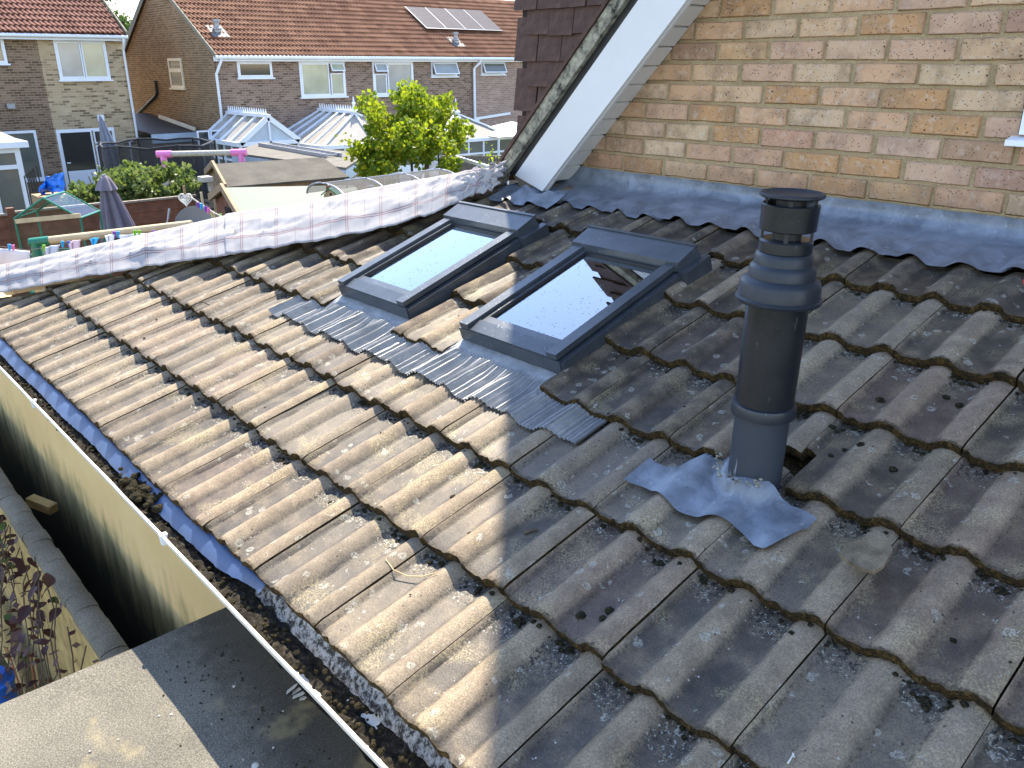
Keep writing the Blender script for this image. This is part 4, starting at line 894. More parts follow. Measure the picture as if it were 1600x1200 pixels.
tag(tiled_slope(MB(), e0, e1, up, RL, parts=(rf, M['roof_red2'], -21, -1, 7)).build('roof_tiles', M['roof_red2'], rf), kind='stuff')
b = MB(); b.bar(e1 + up * .0 + Vector((0, .01, .05)), e1 + up * RL + Vector((0, .01, .05)), .05, .10); b.build('verge', M['verge'], rf)
b = MB(); vpp = Vector((LX - .55, 6.1, 2.66)); b.lathe(vpp, [(.09, -.1), (.09, .16), (.12, .17), (.12, .22), (.07, .25), (.07, .36)], 14); b.build('vent_pipe', M['grey_metal'], rf)
b = MB(); b.box(LX + .04, LX + .30, -9, LY1, 1.90, 2.045); b.build('fascia', M['upvc'], lh)
b = MB(); b.tube([(LX + .37, -9, 2.02), (LX + .37, LY1 + .04, 2.02)], .058, 10); b.build('gutter', M['upvc'], lh)
b = MB(); b.tube([(LX + .37, 9.66, 2.0), (LX + .36, 9.66, 1.85), (LX + .09, 9.70, 1.62), (LX + .09, 9.70, -1.20), (LX + .09, 9.42, -1.34), (LX + .09, 9.40, GROUND)], .042, 10); b.build('downpipe', M['upvc'], lh)
win(lh, LX + .012, 7.593, 9.166, .708, 1.91, [(0.03, .50, .04, .96, 'blind_grey'), (.50, .97, .04, .96, 'blind')])
win(lh, LX, 4.9, 6.19, 1.20, 1.93, [(.03, .97, .04, .96, 'pane_mid')])
win(lh, LX, 5.62, 6.58, -2.35, -.80, [(.03, .97, .02, .98, 'pane_mid')])
dr = win(lh, LX + .012, 7.17, 8.99, GROUND, -.82, [(.03, .60, .04, .97, 'pane_dark'), (.62, .98, .74, .97, 'pane_dark'), (.62, .98, .04, .72, 'pane_dark')], False)
b = MB(); b.box(LX + .05, LX + .075, 7.31, 8.17, -2.62, -2.15); b.build('door_panel', M['upvc'], dr)
b = MB(); b.box(LX + .06, LX + .12, 7.32, 7.42, -1.90, -1.86); b.build('handle', M['upvc'], dr)
b = MB(); b.box(LX + .012, LX + .10, 8.52, 8.72, -.60, -.40); b.build('wall_vent', M['upvc'], lh)
b = MB(); b.box(LX, LX + .14, 5.9, 6.12, -.12, .03); b.build('wall_light', M['grey_metal'], lh)
# ---- right terrace
RX = -27.23; GY = 11.745
rh = thing('terrace_house', 'brick terrace with long red-brown tiled roof and white gutter across the gardens', 'house', (RX - 4, 20, GROUND))
bm_r = brick_tex('red_brown_brick', (.245, .165, .125), (.33, .235, .18), (.32, .26, .205), 'y'); bm_g = brick_tex('gable_brick', (.235, .15, .088), (.31, .205, .12), (.35, .27, .17), 'x', dark=.6); bm_p = brick_tex('pink_brick', (.36, .24, .195), (.45, .32, .26), (.42, .35, .29), 'y', dark=.75)
RZ = 1.36; RDG = (-31.45, 4.02)
b = MB(); b.box(RX - 8.4, RX, GY + .02, 22.9, GROUND, RZ); b.build('wall', bm_r, rh)
b = MB(); b.box(RX - 8.4, RX + .01, 22.905, 42, GROUND, RZ); b.build('wall', bm_p, rh)
b = MB(); gp_ = [(RX, GROUND), (RX, RZ + .12), RDG, (RX - 8.4, RZ + .10), (RX - 8.4, GROUND)]; b.poly([(x, GY, z) for x, z in gp_]); A = [b.vert((x, GY + .018, z)) for x, z in gp_]; b.face(A[::-1]); b.build('gable_wall', bm_g, rh)
ee0, ee1 = Vector((RX + .30, GY - .06, 1.44)), Vector((RX + .30, 42, 1.44)); rg = Vector((RDG[0], GY - .06, RDG[1] + .1)); upr = (rg - ee0).normalized(); RLR = (rg - ee0).length
b = MB(); b.poly([ee0 - Vector((0, 0, .05)), ee1 - Vector((0, 0, .05)), ee1 + upr * RLR - Vector((0, 0, .05)), rg - Vector((0, 0, .05))]); be = Vector((RX - 8.7, GY - .06, 1.44)); b.poly([rg - Vector((0, 0, .05)), ee1 + upr * RLR - Vector((0, 0, .05)), Vector((be.x, 42, be.z)), be]); rrf = b.build('roof', M['roof_red'], rh)
tag(tiled_slope(MB(), ee0, ee1, upr, RLR, parts=(rrf, M['roof_red'], 0, 33, 9)).build('roof_tiles', M['roof_red'], rrf), kind='stuff')
b = MB(); b.bar(be + Vector((0, -.03, -.02)), rg + Vector((0, -.03, -.02)), .05, .22); b.build('bargeboard', M['black'], rh)
b = MB(); b.bar(ee0 + Vector((0, -.01, .0)), rg + Vector((0, -.01, .0)), .04, .13); b.build('verge', M['verge'], rh)
b = MB(); b.box(RX + .03, RX + .24, GY - .04, 42, 1.275, 1.43); b.build('fascia', M['upvc'], rh)
b = MB(); b.tube([(RX + .32, GY - .08, 1.40), (RX + .32, 42, 1.40)], .062, 10); b.build('gutter', M['upvc'], rh)
b = MB(); b.tube([(RX + .32, 11.86, 1.38), (RX + .30, 11.84, 1.28), (RX + .09, 11.72, .88), (RX + .09, 11.72, -1.5), (RX + .12, 12.0, -1.75), (RX + .12, 12.0, GROUND)], .045, 10); b.build('downpipe', M['upvc'], rh)
b = MB(); b.tube([(RX + .32, 23.05, 1.38), (RX + .30, 23.03, 1.25), (RX + .09, 22.87, 1.02), (RX + .09, 22.87, -1.05)], .055, 10); b.box(RX + .02, RX + .18, 22.7, 23.05, -1.22, -1.02); b.build('downpipe', M['upvc'], rh)
win(rh, RX, 12.508, 13.779, .753, 1.27, [(.03, .97, .06, .94, 'pane_dark')])
win(rh, RX, 14.823, 16.693, .073, 1.27, [(.03, .64, .04, .96, 'blind'), (.66, .97, .04, .68, 'blind'), (.66, .97, .70, .96, 'blind')], open_=(2,))
win(rh, RX, 17.91, 19.80, .053, 1.27, [(.03, .33, .04, .66, 'blind_grey'), (.03, .33, .68, .96, 'blind_grey'), (.35, .97, .04, .96, 'blind_grey')], open_=(1,))
win(rh, RX, 20.691, 22.017, .725, 1.27, [(.03, .97, .05, .95, 'blind_grey')], open_=(0,))
win(rh, RX + .01, 23.304, 24.635, .78, 1.27, [(.03, .97, .05, .95, 'pane_mid')], open_=(0,))
# gable window (faces -Y), waste pipe, sloping trim
def gwin(root, x0, x1, z0, z1, y):
    f = MB(); fr_ = .09; zm = lerp(z0, z1, .60)
    for (a, c, d, e) in ((x0, x1, z0, z0 + fr_), (x0, x1, z1 - fr_, z1), (x0, x0 + fr_, z0 + fr_, z1 - fr_), (x1 - fr_, x1, z0 + fr_, z1 - fr_), (x0 + fr_, x1 - fr_, zm - .06, zm + .06)): f.box(a, c, y - .05, y - .002, d, e)
    wr = f.build('window', M['cream'], root)
    for (d, e) in ((z0 + fr_, zm - .06), (zm + .06, z1 - fr_)): g = MB(); g.poly([(x0 + fr_, y - .02, d), (x1 - fr_, y - .02, d), (x1 - fr_, y - .02, e), (x0 + fr_, y - .02, e)]); g.build('pane', M['pane_mid'], wr)
    g = MB(); g.box(x0 - .08, x1 + .05, y - .10, y - .002, z0 - .05, z0 - .002); g.build('sill', M['cream'], wr)
gwin(rh, -31.163, -29.95, .37, 1.384, GY)
b = MB(); b.tube([(-32.58, GY - .07, .60), (-32.58, GY - .07, .18), (-32.75, GY - .07, .05), (-35.8, GY - .07, -.95)], .055, 10); b.build('waste_pipe', M['black'], rh)
b = MB(); b.bar(at(741, 186, 0, RX + .05), at(797, 177, 0, RX + .05), .06, .10); b.build('lean_to_trim', M['upvc'], rh)
def vent(px, py):
    d = ray(px, py); n_ = Vector((-upr.z, 0, upr.x)); n_ = -n_ if n_.z < 0 else n_; p = CAM + d * ((ee0 - CAM).dot(n_) / d.dot(n_)); b = MB(); b.lathe(p, [(.13, -.15), (.12, .1), (.15, .12), (.15, .17), (.09, .2), (.09, .34), (.12, .36), (.12, .44)], 14); b2 = MB(); b2.hexa([p + Vector(q) for q in ((-.3, -.28, .22), (.35, -.28, -.16), (.35, .28, -.16), (-.3, .28, .22), (-.3, -.28, .26), (.35, -.28, -.12), (.35, .28, -.12), (-.3, .28, .26))]); b2.build('vent_slate', M['roof_red2'] if False else simple('vent_slate_grey', (.13, .13, .135), .7), rrf); return b.build('vent_pipe', M['grey_metal'], rrf)
vent(340, 52); vent(712, 68)
sa = thing('solar_array', 'row of four glinting solar panels on the long red-brown roof', 'solar panels', (-29.7, 23.6, 3.0))
def mk_pv():
    m = NT('solar_cells'); x, y, z = m.xyz(m.pos())[:3]; c = m.comb(m.math('MULTIPLY', y, 6.2), m.math('MULTIPLY', x, 7.2), 0.0); br = m.n('ShaderNodeTexBrick', offset=0.0); m.l(c, br.inputs[0]); br.inputs['Scale'].default_value = 1; br.inputs['Brick Width'].default_value = 1; br.inputs['Row Height'].default_value = 1; br.inputs['Mortar Size'].default_value = .05; br.inputs['Color1'].default_value = (.075, .07, .08, 1); br.inputs['Color2'].default_value = (.085, .08, .09, 1); br.inputs['Mortar'].default_value = (.12, .115, .125, 1); return m.fin(br.outputs[0], .75, 0, .08)
pv = mk_pv(); nr = Vector((-upr.z, 0, upr.x)); nr = -nr if nr.z < 0 else nr
for k in range(4):
    y = 21.50 + k * 1.05; o0 = ee0 + upr * 1.92 + nr * .13; o0.y = y; b = MB(); A = [o0, o0 + Vector((0, 1.02, 0)), o0 + Vector((0, 1.02, 0)) + upr * 1.72, o0 + upr * 1.72]; b.hexa(A + [q + nr * .04 for q in A], 0); sp_ = b.build('solar_panel', pv, sa)
    f = MB(); f.bar(A[0] + nr * .043, A[3] + nr * .043, .03, .012, nr); f.bar(A[0] + nr * .045, A[1] + nr * .045, .03, .012, nr); f.build('panel_frame', M['grey_metal'], sp_)
# ---- conservatories
def mk_poly():
    m = NT('bronze_polycarbonate'); v = m.pos(); return m.fin(m.ramp(m.noise(v, 2, 3), [(.3, (.27, .24, .20)), (.7, (.36, .33, .28))]), .25, 0, .6)
M['poly'] = mk_poly(); M['poly_pale'] = pane_mat('opal_polycarbonate', (.20, .185, .15), .5)
def conservatory(label, X0, X1, y0, y1, zr, ze, style, roofm, cells=4, hip=.9):
    """X0 at the house wall, X1 front; ridge runs out from the wall."""
    ym = (y0 + y1) / 2; rt = thing('conservatory', label, 'conservatory', ((X0 + X1) / 2, ym, GROUND), 'conservatories'); xr = X1 if style == 'gable' else X1 - hip
    b = MB(); b.poly([(X0, y0, ze), (X1, y0, ze), (xr, ym, zr), (X0, ym, zr)]); b.poly([(X1, y1, ze), (X0, y1, ze), (X0, ym, zr), (xr, ym, zr)])
    if style == 'hip': b.poly([(X1, y0, ze), (X1, y1, ze), (xr, ym, zr)])
    rf_ = b.build('roof', roofm, rt)
    def rb(a, c, w_=.07): q = MB(); q.bar(a, c, w_, .06); q.build('glazing_bar', M['upvc'], rf_)
    for k in range(cells + 1):
        t = k / cells; xa = lerp(X0 + .05, X1, t); xb = lerp(X0 + .05, xr, t)
        for yy in (y0, y1): rb((xa, yy, ze + .04), (xb, ym, zr + .04))
    if style == 'hip': rb((X1, ym, ze + .04), (xr, ym, zr + .04))
    q = MB(); q.bar((X0, ym, zr + .06), (xr + .08, ym, zr + .06), .16, .10); q.build('ridge', M['upvc'], rf_)
    q = MB()
    for k in range(int((xr - X0) / .16)): xx = X0 + .1 + k * .16; q.hexa([(xx - .05, ym - .012, zr + .11), (xx + .05, ym - .012, zr + .11), (xx + .05, ym + .012, zr + .11), (xx - .05, ym + .012, zr + .11), (xx - .012, ym - .008, zr + .27), (xx + .012, ym - .008, zr + .27), (xx + .012, ym + .008, zr + .27), (xx - .012, ym + .008, zr + .27)])
    q.build('cresting', M['upvc'], rf_)
    if style == 'hip': q = MB(); q.lathe((xr, ym, zr + .05), [(.17, 0), (.17, .06), (.05, .12), (.04, .25), (.07, .3), (.03, .36), (.015, .52)], 12); q.build('finial', M['upvc'], rf_)
    q = MB()
    for (a, c) in (((X0, y0, ze), (X1, y0, ze)), ((X1, y0, ze), (X1, y1, ze)), ((X1, y1, ze), (X0, y1, ze))): q.bar(a, c, .12, .13)
    q.build('eaves_beam', M['upvc'], rt)
    if style == 'gable':
        g = MB(); g.poly([(X1 + .01, y0 + .1, ze + .06), (X1 + .01, y1 - .1, ze + .06), (X1 + .01, ym, zr - .05)]); g.build('gable_infill', M['upvc_pane'], rt); q = MB(); q.bar((X1 + .03, ym, ze), (X1 + .03, ym, zr), .06, .06)
        for yy in (y0, y1): q.bar((X1 + .03, yy, ze + .02), (X1 + .03, ym, zr + .02), .06, .16)
        q.bar((X1 + .03, y0, ze + .35), (X1 + .03, y1, ze + .35), .05, .05) if False else None
        q.build('gable_frame', M['upvc'], rt)
    zb = GROUND + .6
    b = MB(); b.box(X0, X1, y0, y0 + .1, GROUND, zb); b.box(X1 - .1, X1, y0 + .1, y1, GROUND, zb); b.box(X0, X1 - .1, y1 - .1, y1, GROUND, zb); b.build('dwarf_wall', M['upvc'], rt)
    n = 5; fr_ = MB()
    for k in range(n + 1): fr_.box(X1 - .06, X1 + .01, lerp(y0, y1 - .07, k / n), lerp(y0, y1 - .07, k / n) + .07, zb, ze - .06); fr_.box(lerp(X0, X1 - .07, k / n), lerp(X0, X1 - .07, k / n) + .07, y0 - .01, y0 + .06, zb, ze - .06)
    fr_.box(X1 - .06, X1 + .012, y0, y1, ze - .55, ze - .48); fr_.box(X0, X1, y0 - .012, y0 + .05, ze - .55, ze - .48); fr_.build('window_frame', M['upvc'], rt)
    for k in range(n):
        g = MB(); g.poly([(X1 - .02, lerp(y0, y1, k / n), zb), (X1 - .02, lerp(y0, y1, (k + 1) / n), zb), (X1 - .02, lerp(y0, y1, (k + 1) / n), ze), (X1 - .02, lerp(y0, y1, k / n), ze)]); g.build('pane', M['pane_mid'], rt)
    g = MB(); g.poly([(X0, y0 + .03, zb), (X1, y0 + .03, zb), (X1, y0 + .03, ze), (X0, y0 + .03, ze)]); g.build('pane', M['pane_mid'], rt); return rt
M['upvc_pane'] = pane_mat('pale_blue_infill', (.46, .56, .68), .3)
conservatory('gable-fronted white conservatory nearest the corner downpipe of the terrace', RX + .02, -24.3, 10.95, 13.0, -.40, -1.16, 'gable', M['poly'])
conservatory('hipped white conservatory with brown roof sheets and spiky ridge cresting', RX + .02, -23.6, 13.45, 17.5, -.42, -1.36, 'hip', M['poly'], 5, 1.2)
conservatory('cream-roofed conservatory just right of the yellow-green tree', RX + .02, -24.0, 18.4, 22.2, -.62, -1.5, 'hip', M['poly_pale'], 4, 1.2)
c = at(806, 205, 0, -23.5); aw = thing('garden_canopy', 'white fabric canopy half hidden by the dark tile hanging', 'canopy', Vector((c.x, c.y + .6, GROUND)))
b = MB(); b.poly([(c.x, c.y - .9, -1.42), (c.x - 2, c.y - .9, -1.35), (c.x - 1, c.y + .7, -.95)]); b.poly([(c.x, c.y - .9, -1.42), (c.x - 1, c.y + .7, -.95), (c.x, c.y + 2.2, -1.42)]); b.build('fabric', M['white'], aw)
for yy in (-.85, 2.1): b = MB(); b.tube([(c.x - .03, c.y + yy, GROUND), (c.x - .03, c.y + yy, -1.44)], .03, 8); b.build('post', M['white'], aw)
# left house conservatory at the picture edge
lc = thing('garden_room', 'white glazed garden room cut by the left picture edge', 'garden room', (-24.5, 3.0, GROUND)); X1 = -22.2; ye = at(29, 225, 0, X1).y; ze = at(29, 222, 0, X1).z
b = MB(); b.poly([(X1 + .12, ye + .12, ze), (X1 + .12, 0, ze), (X1 - 3, 0, ze + .9), (X1 - 3, ye - 1.2, ze + .9)]); b.poly([(X1 + .12, ye + .12, ze), (X1 - 3, ye - 1.2, ze + .9), (X1 - 7.4, ye - 1.2, ze + .9), (X1 - 7.4, ye + .12, ze)]); b.build('roof', M['poly_pale'], lc)
b = MB(); b.box(X1 + .02, X1 + .16, 0, ye + .14, ze - .12, ze + .02); b.box(X1 - 7.4, X1 + .16, ye + .141, ye + .18, ze - .12, ze + .02); b.build('gutter', M['upvc'], lc)
b = MB(); b.box(X1 - .1, X1, ye - .12, ye, GROUND, ze - .12)
for k in range(1, 5): b.box(X1 - .08, X1 - .003, ye - .1 - .62 * k, ye - .02 - .62 * k, GROUND, ze - .12)
b.box(X1 - .08, X1 - .002, 0, ye - .12, ze - .62, ze - .52); b.box(X1 - .08, X1 - .002, 0, ye - .12, ze - .24, ze - .12); b.box(X1 - 7.4, X1 - .1, ye - .06, ye - .001, ze - .25, ze - .12); b.box(X1 - .08, X1 - .001, 0, ye - .12, GROUND, GROUND + .5); b.build('frame', M['upvc'], lc)
b = MB(); b.poly([(X1 - .05, 0, GROUND), (X1 - .05, ye - .1, GROUND), (X1 - .05, ye - .1, ze - .1), (X1 - .05, 0, ze - .1)]); b.build('pane', M['pane_mid'], lc)
b = MB(); b.poly([(X1 - 7.4, ye - .03, GROUND), (X1 - .1, ye - .03, GROUND), (X1 - .1, ye - .03, ze - .1), (X1 - 7.4, ye - .03, ze - .1)]); b.build('pane', M['pane_mid'], lc)
# flat-roofed passage between the houses
pg = thing('passage_store', 'flat-roofed store with pale fascia filling the gap between the houses', 'store', (-31, 10.7, GROUND))
b = MB(); b.box(-34, -28.6, 9.80, 11.70, GROUND, -1.22); b.build('wall', M['grey_wood'], pg); b = MB(); b.box(-28.6, -28.5, 9.80, 11.70, -1.33, -1.03); b.build('fascia', M['upvc_pane'], pg)
b = MB(); b.poly([(-28.55, 9.80, -1.02), (-28.55, 11.70, -1.02), (-34, 11.70, -.62), (-34, 9.80, -.62)]); b.build('roof', M['black'], pg)
b = MB(); b.bar((-28.7, 11.4, -.95), (-30.6, 10.9, -.58), .06, .12); b.build('batten', M['cream'], pg)
cw = at(322, 222, 0, -26.5)
for k in range(2):
    ow = thing('open_fanlight', ('small white fanlight nearest the gable wall, left of two near the corner downpipe', 'small white fanlight right of its twin, touching the corner downpipe foot')[k], 'window', Vector((cw.x, cw.y + .45 * k, cw.z - .3)), 'small fanlights'); q = MB(); y0 = cw.y - .28 + k * .45; fr_ = .05
    for (a, c_, d, e) in ((0, .42, 0, fr_), (0, .42, .62, .67), (0, fr_, fr_, .62), (.37, .42, fr_, .62)): q.box(cw.x, cw.x + .04, y0 + a, y0 + c_, cw.z - .3 + d, cw.z - .3 + e)
    q.build('frame', M['upvc'], ow); g = MB(); g.poly([(cw.x + .02, y0 + .05, cw.z - .25), (cw.x + .02, y0 + .37, cw.z - .25), (cw.x + .02, y0 + .37, cw.z + .32), (cw.x + .02, y0 + .05, cw.z + .32)]); g.build('pane', M['pane_dark'], ow)
# ---- trampoline with net
tc = dep(252, 262, 19.5); tr = thing('trampoline', 'trampoline with black net enclosure in front of the house gap', 'trampoline', Vector((tc.x, tc.y, GROUND))); rr = 1.22; zt = dep(250, 221, 19.5).z; zm = GROUND + .75
b = MB(); N = 24; lo_ = [b.vert((tc.x + rr * math.cos(2 * math.pi * k / N), tc.y + rr * math.sin(2 * math.pi * k / N), zm)) for k in range(N)]; hi_ = [b.vert((tc.x + rr * math.cos(2 * math.pi * k / N), tc.y + rr * math.sin(2 * math.pi * k / N), zt - .05 * (1 - abs(math.cos(3 * 2 * math.pi * k / N))))) for k in range(N)]
for k in range(N): b.face([lo_[k], lo_[(k + 1) % N], hi_[(k + 1) % N], hi_[k]], 0, True)
b.build('net', M['net'], tr)
b = MB(); b.tube([(tc.x + rr * math.cos(2 * math.pi * k / N), tc.y + rr * math.sin(2 * math.pi * k / N), zt - .05 * (1 - abs(math.cos(3 * 2 * math.pi * k / N)))) for k in range(N + 1)], .025, 6); b.build('top_binding', M['black'], tr)
b = MB(); b.lathe((tc.x, tc.y, zm - .05), [(0, .03), (rr - .25, .03), (rr - .25, .06), (rr + .02, .06), (rr + .05, 0), (rr - .2, 0)], 24); b.build('mat', M['black'], tr)
for k in range(6): a_ = 2 * math.pi * k / 6; b = MB(); b.tube([(tc.x + (rr + .05) * math.cos(a_), tc.y + (rr + .05) * math.sin(a_), GROUND), (tc.x + (rr + .05) * math.cos(a_), tc.y + (rr + .05) * math.sin(a_), zt + .03)], .028, 8); b.build('pole', M['black'], tr)
# ---- pink-cornered swing frame
s0, s1 = dep(249, 241, 16.5), dep(381, 238, 16.5); sw = thing('swing_frame', 'grey swing frame with bright pink corner joints', 'swing frame', Vector((s0.x, s0.y, GROUND)))
b = MB(); b.tube([s0, s1], .055, 12); b.build('beam', M['pebble'], sw)
for p, sg in ((s0, 1), (s1, -1)):
    ax = (s1 - s0).normalized() * sg; b = MB(); b.tube([p - ax * .05, p + ax * .25], .068, 12); b.tube([p + ax * .06, p + ax * .08 + Vector((.05, 0, -.32))], .062, 12); b.build('corner_joint', M['pink'], sw)
    pr = Vector((-ax.y, ax.x, 0))
    for q in (-1, 1): b = MB(); b.tube([p + ax * .08 + Vector((.03, 0, -.25)), Vector((p.x, p.y, GROUND)) - ax * .1 + pr * q * .9], .05, 10); b.build('leg', M['pebble'], sw)
for t in (.25, .4, .6, .75): b = MB(); p = s0.lerp(s1, t); b.tube([p, p - Vector((0, 0, .2))], .016, 6); b.build('hanger', M['black'], sw)
# ---- garden fence in the middle distance
X = -12.6; 
def panel(yA, yB, zt, label):
    f = thing('fence_panel', label, 'fence panel', (X, (yA + yB) / 2, GROUND), 'brown garden fence'); n = 11
    for k in range(n):
        z0 = lerp(GROUND + .05, zt - .03, k / n); z1 = lerp(GROUND + .05, zt - .03, (k + 1) / n) + .02; j = R.uniform(-.008, .008); b = MB(); b.hexa([(X - .01, yA + .06, z0 + j), (X + .022, yA + .06, z0), (X + .022, yB - .06, z0 + j), (X - .01, yB - .06, z0), (X - .012, yA + .06, z1), (X + .006, yA + .06, z1), (X + .006, yB - .06, z1 + j), (X - .012, yB - .06, z1)]); b.build('slat', M['brown_fence'], f)
    b = MB(); b.box(X - .03, X + .045, yA + .03, yB - .03, zt - .03, zt); b.build('top_rail', M['grey_wood'], f)
    b = MB(); b.box(X - .05, X + .05, yA - .05, yA + .05, GROUND, zt + .05); b.build('post', M['brown_fence'], f)
for k, (a, c_, lab) in enumerate(((-1.6, .2, 'brown fence panel farthest left, behind the small greenhouse edge'), (.2, 2.0, 'brown fence panel behind the small plastic greenhouse'), (2.0, 3.4, 'brown fence panel behind the nearer closed parasol, under the shrub'), (3.4, 4.75, 'brown fence panel right of the parasol, ending at the brown playhouse'))): panel(a, c_, -.79 - .02 * (k % 2), lab)
# ---- leafy shapes
def leaves(b, c, n, size, r):
    for _ in range(n):
        p = c(); a = Vector((r.gauss(0, 1), r.gauss(0, 1), r.gauss(.1, .7))).normalized(); d = a.orthogonal().normalized(); d.rotate(__import__('mathutils').Quaternion(a, r.uniform(0, 6.28))); e = a.cross(d); L = size * r.uniform(.65, 1.3); W = L * .42
        i = [b.vert(p), b.vert(p + d * L * .5 + e * W + a * L * .08), b.vert(p + d * L - a * L * .10), b.vert(p + d * L * .5 - e * W + a * L * .08)]; b.face([i[0], i[1], i[2]]); b.face([i[0], i[2], i[3]])
def crown(b, cl, n, size, r):
    tot = sum(q[1] ** 2 for q in cl)
    for c, rad_ in cl:
        def pick():
            d = Vector((r.gauss(0, 1), r.gauss(0, 1), r.gauss(0, 1))).normalized(); return c + d * rad_ * (r.random() ** .38)
        leaves(b, pick, int(n * rad_ ** 2 / tot), size, r)
# yellow-green tree
r = random.Random(31); tb = dep(655, 285, 16); tree = thing('yellow_green_tree', 'bright yellow-green broadleaf tree in front of the conservatories', 'tree', Vector((tb.x, tb.y, GROUND)))
b = MB(); stems = []
for n in range(7):
    px = 600 + n * 18; top = dep(px + r.uniform(-15, 15), r.uniform(170, 215), 16 + r.uniform(-.5, .5)); base = Vector((tb.x + (n - 3) * .07, tb.y + (n - 3) * .07, GROUND)); midp = base.lerp(top, .55) + Vector((r.uniform(-.12, .12), r.uniform(-.12, .12), 0)); b.tube([base, midp, top], [.045, .03, .012], 7); stems.append(top)
b.build('trunk', M['bark'], tree)
cl = []
for (px, py, rp_, n) in ((640, 165, 30, 4), (600, 195, 34, 5), (680, 190, 36, 5), (570, 235, 26, 4), (715, 225, 26, 4), (635, 215, 46, 6), (600, 255, 36, 5), (700, 262, 26, 4), (660, 235, 40, 5), (575, 268, 26, 4), (720, 195, 20, 3), (655, 148, 18, 3), (620, 155, 16, 2), (700, 165, 14, 2), (555, 225, 12, 1), (585, 205, 18, 2), (733, 205, 14, 2)):
    for _ in range(n): cl.append((dep(px + r.gauss(0, rp_ * .35), py + r.gauss(0, rp_ * .35), 16 + r.gauss(0, .45)), rp_ * .62 * 16 / FPX * r.uniform(.7, 1.1)))
b = MB(); crown(b, cl, 9500, .088, r); leaves(b, lambda: dep(523 + r.uniform(0, 28), 200 + r.uniform(0, 26), 16), 10, .09, r); b.build('crown', M['leaf_tree'], tree)
# shrub behind the brown fence
r = random.Random(32); sb = dep(195, 300, 13.7); sh = thing('variegated_shrub', 'sprawling pale green shrub leaning over the brown fence', 'shrub', Vector((sb.x, sb.y, GROUND)))
cl = []
for (px, py, rp_, n) in ((115, 305, 24, 5), (150, 295, 26, 5), (200, 290, 32, 6), (240, 285, 30, 6), (275, 290, 24, 4), (205, 268, 18, 4), (180, 275, 18, 4), (250, 270, 16, 3), (130, 318, 20, 4), (225, 312, 22, 5), (275, 305, 18, 4), (308, 285, 10, 2), (160, 320, 18, 4)):
    for _ in range(n): cl.append((dep(px + r.gauss(0, rp_ * .4), py + r.gauss(0, rp_ * .35), 13.75 + r.gauss(0, .25)), rp_ * .6 * 13.7 / FPX * r.uniform(.7, 1.1)))
b = MB(); crown(b, cl, 4600, .088, r); leaves(b, lambda: dep(r.uniform(150, 300), r.uniform(255, 275), 13.7), 40, .07, r); leaves(b, lambda: dep(r.choice([150, 152, 205, 215, 148]) + r.gauss(0, 6), r.uniform(318, 350), 13.3), 70, .07, r); b.build('crown', M['leaf_bush'], sh)
b = MB()
for n in range(9): b.tube([Vector((sb.x + r.uniform(-.5, .5), sb.y + r.uniform(-1.2, 1.2), GROUND)), dep(r.uniform(120, 280), r.uniform(265, 300), 13.7)], [.02, .008], 6)
b.build('trunk', M['bark'], sh)
# a leafy glimpse between the two house roofs
r = random.Random(33); tp = dep(194, 30, 62); ft = thing('distant_tree', 'small patch of tree leaves in the gap between the two house roofs', 'tree', Vector((tp.x, tp.y, GROUND)))
b = MB(); cl = [(dep(186 + r.uniform(-12, 14), 44 + r.uniform(-10, 25), 62), r.uniform(.5, 1.1)) for _ in range(22)] + [(dep(165 + r.uniform(-8, 8), 2 + r.uniform(-8, 8), 62), r.uniform(.3, .6)) for _ in range(5)]; crown(b, cl, 1500, .28, r); b.build('crown', M['foliage_far'], ft); b = MB(); b.tube([(tp.x, tp.y, GROUND), tp], [.3, .1], 8); b.build('trunk', M['bark'], ft)
# ---- sheds
def ridge_shed(name, label, rl, rr_, ll, lr, roofm, gm, wallz, endl=None):
    rl, rr_, ll, lr = map(Vector, (rl, rr_, ll, lr)); bl, brr = 2 * rl - ll, 2 * rr_ - lr; bl.z = ll.z; brr.z = lr.z
    rt = thing(name, label, 'shed', Vector((rl.x, rl.y, GROUND))); dn = Vector((0, 0, -.03)); b = MB(); b.hexa([ll + dn, lr + dn, rr_ + dn, rl + dn, ll, lr, rr_, rl]); b.hexa([rl + dn, rr_ + dn, brr + dn, bl + dn, rl + Vector((0, 0, .002)), rr_ + Vector((0, 0, .002)), brr, bl]); b.build('roof', roofm, rt)
    ins = .08; b = MB(); f0 = ll.lerp(rl, ins); f1 = bl.lerp(rl, ins); g0 = lr.lerp(rr_, ins); g1 = brr.lerp(rr_, ins); ax = (rr_ - rl).normalized() * .06
    for p in (f0, f1): p += ax
    for p in (g0, g1): p -= ax
    W = lambda p: Vector((p.x, p.y, GROUND)); ap, ap2 = rl + ax - Vector((0, 0, .05)), rr_ - ax - Vector((0, 0, .05)); q = .04
    for p in (f0, f1, g0, g1): p.z -= .04
    b.poly([W(f1), W(f0), f0, ap, f1]); b.poly([W(g0), W(g1), g1, ap2, g0]); b.poly([W(f0), W(g0), g0, f0]); b.poly([W(g1), W(f1), f1, g1]); b.build('wall', gm, rt)
    b = MB(); b.bar(ll + ax * -.1, rl + ax * -.1 + Vector((0, 0, .01)), .04, .10); b.bar(bl + ax * -.1, rl + ax * -.1 + Vector((0, 0, .01)), .04, .10); b.build('bargeboard', M['timber'], rt); return rt, f0, f1, ap
M['pale_sheet'] = simple('pale_green_sheet', (.10, .128, .108), .7, .06, 1.5, .05)
